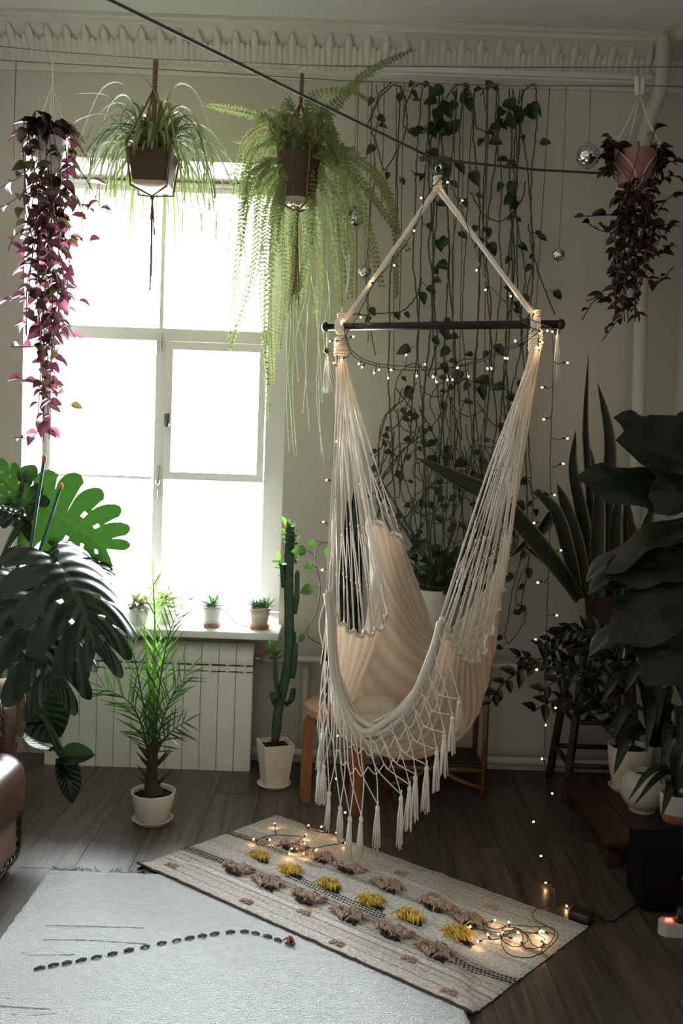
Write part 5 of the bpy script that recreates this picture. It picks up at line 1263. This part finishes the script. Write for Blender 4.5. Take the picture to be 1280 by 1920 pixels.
for e in ([(1165, 290), (1145, 260), (1128, 268)], [(1160, 330), (1140, 320), (1130, 330)], [(1170, 400), (1110, 405), (1080, 405)], [(1165, 440), (1120, 430), (1095, 412)], [(1215, 285), (1225, 250), (1232, 240)],
          [(1225, 300), (1250, 300), (1272, 310)], [(1220, 350), (1255, 330), (1280, 335)], [(1230, 400), (1255, 370), (1285, 365)], [(1225, 430), (1255, 420), (1275, 425)], [(1160, 580), (1120, 560), (1090, 600)],
          [(1165, 590), (1150, 610), (1128, 640)], [(1150, 570), (1130, 555), (1098, 565)], [(1225, 480), (1250, 470), (1262, 455)], [(1215, 520), (1235, 530), (1262, 500)], [(1180, 560), (1195, 585), (1190, 600)]):
    stems.append([P(x_, y_, Y2 - .02 - .01 * k) for k, (x_, y_) in enumerate(e)])
trailing(tp2, ptop, .06, Y2, stems, lambda a_, t: tl['leaf_trad_dark' if random.random() < .8 else 'leaf_trad'][random.randrange(2)], .044, .066, 'stem_brown', lambda si: .2 if si < 30 else .06, lambda p: p.y < Y2 + .02 and pbase.z + .01 < p.z < ptop.z + .06 and abs(p.x - ptop.x) < prr * .95)
# ---------------------------------------------------------------- pothos vines on the wall
YV = 4.19
vp_c = Vector((P(812, 1150, 4.07).x, 4.07, RSz + .018)); vtz = P(812, 1108, 4.0).z
vn = thing('climbing_vine', 'pothos in a white pot with many vines climbing strings up the wall', 'climbing plant', vp_c)
vh = vtz - vp_c.z
pot(vn, vp_c, [(.072, 0), (.09, vh * .8), (.092, vh)], 'pot_white', .08, vh - .014, 28)
vl_sh = lambda t: .36 * math.sin(math.pi * min(1, .20 + .80 * t ** .9)) ** .75 * (1 if t > .02 else .6)
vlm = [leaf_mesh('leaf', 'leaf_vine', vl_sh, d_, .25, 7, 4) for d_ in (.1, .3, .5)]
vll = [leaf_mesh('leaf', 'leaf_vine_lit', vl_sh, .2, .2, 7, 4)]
def vwire(px): return 151 + (px - 640) * .031
nleaf = [0]
def vine(pts, r_=.0032, leaves=6, lsz=.055, t0=0.0, t1=1.0, lit=False):
    pts = crom(pts, 7)
    for p in pts[1:-1]: p += RV(.003); p.y = min(p.y, 4.285)
    MB().tube(pts, r_, 5).build('vine_stem', 'stem_green', vn); k = len(pts) - 1
    for i in range(leaves):
        t = t0 + (t1 - t0) * (i + U(.1, .9)) / max(1, leaves); a_ = pts[int(t * k)]
        d_ = Vector((U(-1, 1), U(-.6, -.1), U(-.7, .5))).normalized(); e = a_ + d_ * U(.015, .04)
        lf_d = Vector((d_.x * .7, -.2, U(-1, .1))); l_ = lsz * U(.6, 1.15); nleaf[0] += 1
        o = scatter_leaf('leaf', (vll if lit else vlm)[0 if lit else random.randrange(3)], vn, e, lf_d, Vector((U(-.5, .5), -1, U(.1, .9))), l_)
        inst('petiole', MB().tube([a_, a_.lerp(e, .5) + Vector((0, 0, .005)), e], .0014, 4).mesh('petiole', 'stem_green'), o)
random.seed(23)
cols = [(808, 806, 1000, 8), (822, 812, 900, 7), (835, 830, 1040, 9), (818, 800, 700, 6), (849, 843, 1010, 8), (861, 850, 820, 5), (897, 885, 1030, 7), (905, 897, 980, 5), (914, 903, 1060, 6),
        (936, 924, 940, 5), (958, 950, 1000, 6), (966, 930, 1050, 6), (972, 946, 1020, 5), (975, 960, 760, 4), (700, 694, 660, 2), (745, 730, 980, 3), (880, 872, 1000, 4), (928, 912, 860, 4), (802, 775, 1060, 5), (792, 760, 900, 3)]
for x0, x1, y1, nl in cols:
    pts = []; n = 9; ph = U(0, 6)
    for k in range(n + 1):
        t = k / n; y_ = vwire(x0) + 6 + (y1 - vwire(x0)) * t; x_ = x0 + (x1 - x0) * t + (7 + 18 * max(0, t - .45)) * math.sin(ph + 7 * t) + U(-5, 5)
        pts.append(P(x_, y_, YV + U(-.02, .02)))
    if y1 > 960: pts += [P(x1 * .5 + 405 + U(-12, 12), 1080, 4.1), vp_c + Vector((U(-.04, .04), U(-.04, .04), vh - .01))]
    vine(pts, U(.0024, .0044), nl, .066 if x0 > 780 else .05)
for i in range(22):
    x_, y_ = (U(808, 880), U(165, 340)) if i < 15 else (U(935, 995), U(160, 240)); p = P(x_, y_, YV - .03); nleaf[0] += 1
    scatter_leaf('leaf', vlm[i % 3], vn, p, Vector((U(-.8, .8), -.2, U(-1, -.1))), Vector((U(-.5, .5), -1, U(.1, .8))), U(.05, .08))
# looped vines under the wire
for pts in ([(705, 245), (690, 230), (720, 175), (745, 160), (760, 190), (757, 235), (790, 250), (805, 235)], [(720, 320), (705, 270), (695, 230), (710, 180), (735, 153)], [(722, 320), (745, 280), (762, 240), (760, 190), (750, 160)],
            [(760, 200), (775, 165), (795, 158), (810, 165)], [(835, 185), (850, 165), (870, 158), (885, 185), (893, 240)], [(900, 180), (915, 160), (935, 158)], [(965, 240), (975, 185), (995, 160), (1005, 170), (1005, 240), (998, 300), (995, 400), (1000, 480), (985, 560)],
            [(965, 190), (980, 260), (990, 330), (996, 420), (998, 520), (990, 620), (985, 800), (988, 1000)], [(990, 420), (1000, 480), (1020, 540), (1040, 590)], [(880, 360), (905, 400), (940, 415), (975, 380), (985, 340)],
            [(893, 240), (920, 250), (945, 230), (955, 200)], [(660, 590), (720, 588), (760, 580), (785, 545), (790, 520)], [(965, 380), (975, 450), (985, 520), (975, 600), (985, 720), (992, 850)]):
    vine([P(x_, y_, YV + U(-.02, .02)) for x_, y_ in pts], .0032, 3, .05)
# tangle above the pot
for i in range(34):
    x_, y_ = U(720, 930), U(700, 860); pts = []; dx = U(-1, 1)
    for k in range(6):
        pts.append(P(x_, y_, YV + U(-.05, .015))); x_ += dx * U(5, 40); y_ += U(15, 62)
        dx = max(-1, min(1, dx + U(-.9, .9))); x_ = min(max(x_, 710), 955)
    pts.append(P(U(790, 840), 1100, 4.08)); vine(pts, U(.0022, .0034), random.choice((1, 2, 2, 3)), .042)
for i in range(14):
    cx_, cy_, r1, r2 = U(735, 920), U(690, 980), U(20, 60), U(20, 70); a0 = U(0, 6); pts = [P(cx_ + r1 * math.cos(a0 + k * .7), cy_ + r2 * math.sin(a0 + k * .7), YV + U(-.03, .01)) for k in range(7)]; vine(pts, .0024, 1, .042)
for i in range(26):   # thick leaves around the pot
    p = P(U(745, 870), U(1020, 1110), 4.05 + U(-.08, .05)); scatter_leaf('leaf', vlm[i % 3], vn, p, Vector((U(-1, 1), -.3, U(-1, .5))), Vector((U(-.5, .5), -1, U(.2, .9))), U(.045, .08))
# right-hand trailing ends below the hammock
for pts in ([(985, 1010), (972, 1060), (960, 1110), (952, 1160), (946, 1190)], [(992, 1060), (975, 1080), (968, 1130), (985, 1140), (980, 1170), (955, 1205), (945, 1190)], [(990, 850), (998, 930), (996, 1000), (990, 1050), (975, 1150)], [(990, 900), (1000, 935), (1012, 925)]):
    vine([P(x_, y_, YV) for x_, y_ in pts], .0024, 4, .05)
# ---------------------------------------------------------------- dark pot on the stool with tall leaf and a vine
dp = Vector((P(640, 1300, 3.86).x, 3.88, SZ)); dz = P(600, 1222, 3.84).z - SZ
dk_ = thing('stool_plant', 'tall dark leafed plant in a black pot standing on the stool', 'potted plant', dp)
pot(dk_, dp, [(.07, 0), (.085, dz * .75), (.10, dz * .9), (.10, dz)], 'pot_black', .085, dz - .02)
skm = leaf_mesh('leaf', 'leaf_snake', lambda t: .075 * (.5 + .5 * math.sin(math.pi * min(1, t * 1.1))) * (1 - t ** 6), .06, .25, 12, 4)
dkm = leaf_mesh('leaf', 'leaf_monstera', lambda t: .06 * (.7 + .3 * math.sin(math.pi * t)) * (1 - t ** 6), .04, .25, 12, 4)
for x0, y0, x1, y1, w in ((660, 1225, 664, 905, 1), (655, 1225, 652, 935, .9), (668, 1225, 672, 990, .9), (650, 1225, 640, 1010, .8)):
    a_, e = P(x0, y0, 3.88), P(x1, y1, 3.9); l_ = (e - a_).length; scatter_leaf('leaf', dkm, dk_, a_, e - a_, Vector((U(-.3, .3), -1, .1)), l_, l_ * w * .75)
vpts = crom([dp + Vector((-.03, -.03, dz)), P(575, 1190, 3.86), P(592, 1150, 3.87), P(600, 1100, 3.88), P(592, 1060, 3.88), P(592, 1030, 3.88), P(605, 1018, 3.88), P(622, 1020, 3.88)], 6)
MB().tube(vpts, .0022, 5).build('vine_stem', 'stem_green', dk_)
for (x_, y_, s_, bx, by) in ((568, 1030, 22, 590, 1042), (588, 1015, 15, 605, 1018), (584, 1058, 15, 594, 1068), (583, 1100, 22, 600, 1105), (566, 1192, 14, 580, 1180), (615, 1030, 16, 618, 1020)):
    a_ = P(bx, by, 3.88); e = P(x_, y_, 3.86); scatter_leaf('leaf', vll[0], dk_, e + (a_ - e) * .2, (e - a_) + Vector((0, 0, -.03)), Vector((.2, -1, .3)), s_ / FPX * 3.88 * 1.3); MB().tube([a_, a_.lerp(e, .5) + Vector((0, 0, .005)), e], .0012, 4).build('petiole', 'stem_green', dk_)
# ---------------------------------------------------------------- sill pots
SZ0 = WZ0
def sill_pot(px, py_top, w_px, Y, label, m_, saucer_m=None, name='sill_plant', band=None):
    c2 = P(px, py_top, Y); c2.z = SZ0; r_ = w_px / 2 / FPX * Y; zt2 = P(px, py_top, Y).z - SZ0
    t = thing(name, label, 'potted plant', c2); z0 = .0
    if saucer_m: saucer(t, c2, r_ * 1.02, saucer_m, .016); z0 = .006
    pot(t, c2, [(r_ * .70, z0), (r_ * .84, zt2 * .55), (r_ * .96, zt2 - .012), (r_ * 1.0, zt2 - .010), (r_, zt2)], m_, r_ - .012, zt2 - .012, 28)
    return t, c2, r_, zt2
suc = leaf_mesh('leaf', 'leaf_succ', lambda t: .10 * math.sin(math.pi * min(1, .25 + .75 * t)) ** .8, -.15, .4, 5, 4)
pale = leaf_mesh('leaf', 'leaf_pale', lambda t: .11 * math.sin(math.pi * min(1, .2 + .8 * t)) ** .8, .3, .3, 6, 4)
t, c2, r_, z2 = sill_pot(487, 1140, 40, 4.17, 'cream and orange pot of small rosette succulents on the sill', 'pot_orange', 'terracotta')
MB().lathe([(r_ * .875, z2 * .60), (r_ * .955, z2 * .80)], c2, 28).build('painted_band', 'pot_white', t)
for q in (-.35, 0, .3): MB().box((c2.x + q * r_ - .004, c2.y - r_ * .96, c2.z + z2 * .66), (c2.x + q * r_ + .004, c2.y - r_ * .86, c2.z + z2 * .72)).build('painted_fish', 'lamp_diffuser', t, False)
for cx_ in (-.5, .1, .55):
    cc = c2 + Vector((cx_ * r_, U(-.2, .2) * r_, z2))
    for i in range(18):
        an = i * 2.4; el = .2 + 1.0 * (i / 18); d_ = Vector((math.cos(an) * math.cos(el), math.sin(an) * math.cos(el), math.sin(el))); scatter_leaf('leaf', suc, t, cc, d_, Vector((0, 0, 1)), U(.045, .065))
t, c2, r_, z2 = sill_pot(398, 1136, 36, 4.17, 'small white pot with spiky aloe offsets and terracotta saucer on the sill', 'pot_white', 'terracotta')
for i in range(20):
    an = i * 2.4; el = U(-.3, 1.1); d_ = Vector((math.cos(an) * math.cos(el), math.sin(an) * math.cos(el), math.sin(el))); scatter_leaf('leaf', suc, t, c2 + Vector((0, 0, z2)), d_, Vector((0, 0, 1)), U(.05, .095))
for x1, y1 in ((386, 1098), (427, 1092), (404, 1105)):
    MB().tube(crom([c2 + Vector((0, 0, z2)), P((398 + x1) / 2, (1130 + y1) / 2, 4.17), P(x1, y1, 4.17)], 5), [.003] * 6 + [.0022] * 4 + [.001], 5).build('leaf_stalk', 'stem_green', t)
MB().tube(crom([c2 + Vector((.01, 0, z2)), P(425, 1148, 4.15), P(440, 1166, 4.14), P(464, 1176, 4.14)], 6), .0028, 5).build('trailing_stem', 'cactus', t)
t, c2, r_, z2 = sill_pot(258, 1140, 48, 4.17, 'white pot with pale green jagged succulent on the sill behind the palm', 'pot_white')
for i in range(44):
    an = i * 2.4; el = U(-.4, 1.2); d_ = Vector((math.cos(an) * math.cos(el), math.sin(an) * math.cos(el), math.sin(el))); scatter_leaf('leaf', pale, t, c2 + Vector((U(-.02, .02), U(-.02, .02), z2 + U(0, .03))), d_, Vector((0, 0, 1)), U(.07, .12))
t, c2, r_, z2 = sill_pot(312, 1146, 44, 4.24, 'pale pot with feathery light green foliage near the window mullion', 'pot_cream')
for i in range(46):
    an = i * 2.4; el = U(-.1, 1.3); d_ = Vector((math.cos(an) * math.cos(el), math.sin(an) * math.cos(el) * .7, math.sin(el))); scatter_leaf('leaf', pale, t, c2 + Vector((U(-.03, .03), U(-.02, .02), z2 + U(0, .07))), d_, Vector((0, -.4, 1)), U(.06, .11), U(.04, .08))
# ---------------------------------------------------------------- snake plant
sp_ = Vector((P(1140, 1200, 4.04).x, 4.04, tsz)); spz = P(1140, 1120, 3.9).z - tsz
sn = thing('snake_plant', 'tall snake plant with yellow-edged leaves in a dark red pot', 'potted plant', sp_)
pot(sn, sp_, [(.085, 0), (.115, spz * .9), (.118, spz)], 'pot_red', .10, spz - .015)
def snl(pts, w, tw=0.0):
    pts = [P(*p) if len(p) == 3 else p for p in pts]; pts = crom(pts, 7); k = len(pts); rows = []
    for i, p in enumerate(pts):
        t = i / (k - 1); tg = (pts[min(i+1, k-1)] - pts[max(0, i-1)]).normalized(); s_ = tg.cross(Vector((math.sin(tw * t), -math.cos(tw * t), .1))).normalized(); nn = s_.cross(tg)
        ww = w * (.45 + .55 * math.sin(math.pi * min(.5, t * .9 + .05))) * (1 - t ** 5) + .0008
        rows.append([p + s_ * ww * q + nn * ww * (abs(q) ** 2) * .45 for q in (-1, -.8, -.4, 0, .4, .8, 1)])
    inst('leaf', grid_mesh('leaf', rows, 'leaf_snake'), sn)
for pts, w, tw in (([(1108, 1120, 3.96), (1105, 960, 3.95), (1095, 800, 3.95), (1102, 664, 3.95)], .020, .8), ([(1125, 1120, 3.95), (1135, 950, 3.93), (1140, 830, 3.92), (1120, 718, 3.92)], .034, .5),
                   ([(1104, 1120, 3.93), (1092, 990, 3.9), (1070, 880, 3.88), (1078, 806, 3.88)], .034, .9), ([(1115, 1120, 3.97), (1112, 980, 3.97), (1105, 880, 3.98), (1091, 808, 3.98)], .030, .3),
                   ([(1098, 1120, 3.93), (1085, 1040, 3.9), (1062, 960, 3.88), (1044, 907, 3.87)], .032, .2), ([(1085, 1120, 3.92), (1065, 1040, 3.88), (1040, 960, 3.85), (1004, 924, 3.84)], .032, .3),
                   ([(1085, 1125, 3.92), (1040, 1060, 3.8), (940, 945, 3.72), (860, 900, 3.70), (780, 858, 3.68)], .040, .2), ([(1083, 1125, 3.9), (1060, 1085, 3.86), (1020, 1050, 3.84), (985, 1026, 3.83)], .018, 0),
                   ([(1100, 1120, 4.0), (1050, 970, 4.02), (1010, 1000, 4.02), (955, 1045, 4.0)], .028, .2), ([(1150, 1120, 3.97), (1152, 1000, 3.97), (1148, 880, 3.97)], .035, .2),
                   ([(1165, 1120, 3.98), (1175, 1000, 3.98), (1172, 930, 3.98)], .03, .3), ([(1170, 1120, 3.98), (1195, 1030, 3.97), (1230, 930, 3.95)], .028, .2), ([(1140, 1120, 4.05), (1138, 1000, 4.06), (1130, 900, 4.06)], .032, 0),
                   ([(1120, 1120, 3.88), (1118, 1000, 3.86), (1125, 890, 3.85)], .034, .2), ([(1160, 1120, 3.9), (1150, 1010, 3.86), (1160, 920, 3.85)], .032, .4), ([(1180, 1120, 3.95), (1190, 1040, 3.9), (1178, 960, 3.9)], .03, 0)):
    snl(pts, w, tw)
# dark red foliage beneath the snake plant, on the stand edge
rl = leaf_mesh('leaf', 'leaf_red', lambda t: .28 * math.sin(math.pi * min(1, .15 + .85 * t)) ** .8, .3, .2, 6, 4)
rd_c = Vector((P(1150, 1215, 3.83).x, 3.85, tsz))
# ---------------------------------------------------------------- ZZ plant in tall white pot
zc = F(1186, 1492, bz); zc.z = bz; zc.y += .07; zk = zc.y / FPX; zzt = P(1186, 1398, zc.y).z - bz
zz_ = thing('zz_plant', 'arching dark glossy zz plant in a tall cream pot on the bench', 'potted plant', zc)
saucer(zz_, zc, 37 * zk, 'pot_cream', .018)
pot(zz_, zc, [(27 * zk, .006), (37 * zk, zzt * .5), (41 * zk, zzt - .006), (41 * zk, zzt)], 'pot_cream', 36 * zk, zzt - .02)
zl = leaf_mesh('leaf', 'leaf_zz', lambda t: .26 * math.sin(math.pi * min(1, .10 + .90 * t ** .8)) ** .85, .2, .3, 6, 4)
def zstem(pts, n, l0, t0=.35):
    pts = crom(pts, 7); k = len(pts) - 1; MB().tube(pts, [.009 - .006 * i / k for i in range(k + 1)], 7).build('stem', 'stem_brown', zz_)
    for i in range(n):
        t = t0 + (1 - t0) * (i + .5) / n; q = int(t * k); a_ = pts[q]; tg = (pts[min(k, q + 1)] - pts[max(0, q - 1)]).normalized(); s_ = tg.cross(Vector((0, -1, .2))).normalized() * (1 if i % 2 else -1)
        d_ = s_ * .8 + tg * .6 + Vector((U(-.2, .2), U(-.5, .1), U(-.2, .2))); l_ = l0 * U(.8, 1.2); scatter_leaf('leaf', zl, zz_, a_, d_, Vector((U(-.3, .3), -.7, .7)), l_)
zb_ = lambda: zc + Vector((U(-.05, .03), U(-.04, .04), zzt - .02))
Yz = zc.y
for pts, n in (([(1150, 1340, Yz - .05), (1085, 1268, Yz - .08), (1000, 1250, Yz - .1), (945, 1280, Yz - .12), (915, 1322, Yz - .13)], 16), ([(1140, 1300, Yz), (1090, 1255, Yz - .02), (1030, 1238, Yz - .04), (965, 1232, Yz - .05)], 16),
               ([(1130, 1360, Yz - .08), (1090, 1325, Yz - .15), (1050, 1310, Yz - .18), (995, 1335, Yz - .2)], 12), ([(1150, 1290, Yz + .03), (1110, 1220, Yz + .03), (1060, 1190, Yz + .02), (1010, 1215, Yz)], 18),
               ([(1170, 1290, Yz + .02), (1150, 1210, Yz), (1100, 1180, Yz - .02), (1045, 1190, Yz - .04)], 18), ([(1160, 1330, Yz - .1), (1120, 1270, Yz - .16), (1070, 1260, Yz - .2), (1010, 1300, Yz - .22)], 14),
               ([(1185, 1290, Yz), (1190, 1210, Yz - .02), (1170, 1150, Yz - .04)], 16), ([(1175, 1300, Yz - .1), (1160, 1240, Yz - .15), (1130, 1200, Yz - .2)], 14), ([(1150, 1350, Yz - .1), (1120, 1310, Yz - .15), (1095, 1290, Yz - .2)], 12)):
    zstem([zb_()] + [P(*p) for p in pts], n, .062)
# ---------------------------------------------------------------- peace lily in round pot, small pots
rcp = F(1212, 1530, bz); rcp.z = bz; rcp.y += .06; rk = rcp.y / FPX
pl_ = thing('peace_lily', 'glossy long-leaved plant in a white spherical pot on the bench', 'potted plant', rcp)
R0 = 43 * rk; prf = [(R0 * math.sin(a_), R0 * (1 - math.cos(a_)) * 1.0) for a_ in [R(x_) for x_ in (32, 45, 60, 75, 90, 105, 120, 135, 143)]]
z0_ = prf[0][1] - .012; prf = [(R0 * .56, 0), (R0 * .56, .012)] + [(a_, b2 - z0_) for a_, b2 in prf]
ptz = prf[-1][1]; pot(pl_, rcp, prf, 'pot_white', prf[-1][0] - .012, ptz - .02)
pll = leaf_mesh('leaf', 'leaf_peace', lambda t: .115 * math.sin(math.pi * min(1, .06 + .94 * t)) ** .8, .55, .25, 10, 4)
strp = leaf_mesh('leaf', 'leaf_stripe', lambda t: .05 * math.sin(math.pi * min(1, .1 + .9 * t)) ** .6, .7, .3, 10, 4)
def arch(root, pts, w, m_):
    pts = crom([P(*p) if len(p) == 3 and not isinstance(p, Vector) else p for p in pts], 6); k = len(pts); rows = []
    for i, p in enumerate(pts):
        t = i / (k - 1); tg = (pts[min(i+1, k-1)] - pts[max(0, i-1)]).normalized(); s_ = tg.cross(Vector((0, -.55, .85))).normalized(); nn = s_.cross(tg)
        ww = w * math.sin(math.pi * min(1, .06 + .94 * t)) ** .8 + .0006; rows.append([p + s_ * ww * q + nn * ww * abs(q) * .35 for q in (-1, -.5, 0, .5, 1)])
    inst('leaf', grid_mesh('leaf', rows, m_), root)
Yp = rcp.y
for pts, w in (([(1215, 1400, Yp), (1205, 1370, Yp - .05), (1175, 1390, Yp - .12), (1150, 1452, Yp - .15)], .026), ([(1225, 1400, Yp), (1210, 1340, Yp - .1), (1175, 1330, Yp - .2), (1150, 1385, Yp - .24)], .024), ([(1230, 1400, Yp), (1240, 1330, Yp - .1), (1225, 1320, Yp - .2), (1210, 1410, Yp - .26)], .024),
               ([(1235, 1400, Yp), (1262, 1330, Yp - .1), (1275, 1340, Yp - .2), (1270, 1450, Yp - .26)], .026), ([(1225, 1400, Yp), (1200, 1290, Yp), (1160, 1270, Yp - .05), (1125, 1320, Yp - .1)], .024), ([(1228, 1400, Yp), (1225, 1280, Yp), (1200, 1250, Yp - .08), (1170, 1300, Yp - .12)], .024),
               ([(1235, 1400, Yp), (1250, 1290, Yp), (1265, 1270, Yp - .1), (1285, 1330, Yp - .15)], .025), ([(1240, 1400, Yp), (1255, 1360, Yp - .15), (1250, 1380, Yp - .25), (1238, 1470, Yp - .3)], .022), ([(1222, 1400, Yp), (1190, 1350, Yp - .05), (1165, 1345, Yp - .1), (1135, 1375, Yp - .15)], .02),
               ([(1220, 1400, Yp), (1215, 1310, Yp + .1), (1240, 1240, Yp + .1), (1275, 1240, Yp + .05)], .024), ([(1228, 1400, Yp), (1280, 1370, Yp - .05), (1310, 1400, Yp - .1)], .025), ([(1232, 1395, Yp), (1242, 1300, Yp - .14), (1238, 1300, Yp - .2), (1232, 1360, Yp - .3)], .022)):
    arch(pl_, pts, w, 'leaf_peace')
# small pots at the frame edge
q = F(1268, 1578, bz); q.z = bz; q.y += .03; nk = q.y / FPX; nz_ = P(1265, 1535, q.y).z - bz
nv = thing('navy_planter', 'dark navy bowl planter under the small white pot', 'planter', q)
saucer(nv, q, 38 * nk, 'pot_navy', .012)
MB().lathe([(0, .005), (26 * nk, .005), (34 * nk, nz_ * .6), (35 * nk, nz_), (32.5 * nk, nz_), (28 * nk, nz_ * .75), (0, nz_ * .72)], q, 28).build('bowl', 'pot_navy', nv, 'auto')
q2 = q + Vector((0, .0, nz_ * .73)); wz_ = P(1265, 1486, q.y).z - q2.z
wp = thing('small_white_pot', 'small white pot with tan base and strappy striped leaves', 'potted plant', q2)
pot(wp, q2, [(20 * nk, .0), (27 * nk, wz_ * .30), (30 * nk, wz_ * .9), (30 * nk, wz_)], 'pot_white', 27 * nk, wz_ - .015)
MB().lathe([(20.3 * nk, .001), (27.4 * nk, wz_ * .30), (27.9 * nk, wz_ * .40)], q2, 28, False, False).build('tan_base', 'terracotta', wp)
Yq = q.y
for pts, w in (([(1262, 1488, Yq), (1250, 1440, Yq - .05), (1215, 1450, Yq - .12), (1178, 1500, Yq - .16)], .013), ([(1264, 1488, Yq), (1256, 1450, Yq - .05), (1230, 1460, Yq - .1), (1188, 1510, Yq - .14)], .013), ([(1262, 1488, Yq), (1258, 1470, Yq - .05), (1252, 1490, Yq - .08), (1240, 1530, Yq - .1)], .016),
               ([(1266, 1488, Yq), (1290, 1430, Yq), (1310, 1450, Yq - .1)], .015), ([(1265, 1488, Yq), (1262, 1420, Yq), (1280, 1390, Yq)], .015)):
    arch(wp, pts, w, 'leaf_peace')
# striped spider plant above the bench
Ys = 3.62
s3 = Vector((P(1262, 1300, Ys).x, Ys + .12, 0))
# ---------------------------------------------------------------- fiddle-leaf fig
fg_c = Vector((1.36, 2.56, 0))
fg = thing('fiddle_leaf_fig', 'large fiddle-leaf fig with broad dark leaves by the side wall', 'potted plant', fg_c)
pot(fg, fg_c, [(.11, 0), (.14, .22), (.145, .27)], 'pot_black', .13, .25)
trk = crom([fg_c + Vector((0, 0, .24)), fg_c + Vector((.01, .08, .6)), fg_c + Vector((0, .22, 1.05)), fg_c + Vector((-.02, .29, 1.62))], 6)
MB().tube(trk, [.018 - .010 * i / (len(trk) - 1) for i in range(len(trk))], 8).build('trunk', 'trunk', fg)
fl_sh = lambda t: .33 * (math.sin(math.pi * min(1, .12 + .88 * t ** 1.25)) ** .7) * (.75 + .25 * t)
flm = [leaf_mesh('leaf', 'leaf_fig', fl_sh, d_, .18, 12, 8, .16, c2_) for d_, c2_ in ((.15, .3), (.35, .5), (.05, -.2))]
Yg = 2.85
def fleaf(bx, by, by_, tx, ty, ty_, n_, w=1.0, v=0):
    a_, e = P(bx, by, by_), P(tx, ty, ty_); l_ = (e - a_).length / .97; scatter_leaf('leaf', flm[v], fg, a_, e - a_, n_, l_, l_ * w)
    z_ = min(1.6, max(.4, a_.z - .05)); tk = min(trk, key=lambda p: abs(p.z - z_)); MB().tube(crom([tk, tk.lerp(a_, .6) + Vector((0, 0, .02)), a_], 4), .005, 6).build('leaf_stalk', 'stem_brown', fg)
fleaf(1290, 845, Yg, 1163, 769, Yg - .05, (-.2, -.75, .65), .75, 0)
fleaf(1330, 880, Yg, 1164, 822, Yg - .12, (-.1, -.9, .45), 1.0, 2)
fleaf(1320, 950, Yg - .05, 1097, 874, Yg - .15, (-.2, -.8, .6), .62, 0)
fleaf(1330, 870, Yg - .1, 1230, 940, Yg - .2, (-.3, -.9, .2), .9, 1)
fleaf(1330, 965, Yg - .05, 1075, 1000, Yg - .12, (0, -.18, 1), .55, 1)
fleaf(1310, 1010, Yg, 1090, 1032, Yg - .1, (0, -.22, 1), .6, 1)
fleaf(1330, 1050, Yg - .05, 1137, 1058, Yg - .16, (-.1, -.65, .75), .75, 0)
fleaf(1310, 1090, Yg - .05, 1078, 1150, Yg - .15, (-.2, -.25, 1), .5, 1)
fleaf(1320, 1090, Yg - .1, 1150, 1185, Yg - .25, (-.2, -.85, .5), .85, 0)
fleaf(1330, 1130, Yg - .1, 1215, 1260, Yg - .25, (-.4, -.85, .3), .95, 1)
fleaf(1310, 1020, Yg + .15, 1170, 1100, Yg + .15, (-.2, -.9, .3), .8, 2)
fleaf(1320, 900, Yg + .1, 1180, 930, Yg + .12, (-.1, -.8, .5), .9, 2)
fleaf(1340, 1180, Yg, 1190, 1210, Yg - .05, (-.2, -.8, .5), .8, 0)
fleaf(1340, 800, Yg, 1262, 790, Yg - .05, (-.2, -.7, .7), .8, 2)
bud = P(1250, 905, Yg - .24)
fleaf(1290, 935, Yg - .22, 1222, 882, Yg - .28, (.3, -.9, .3), .4, 2)
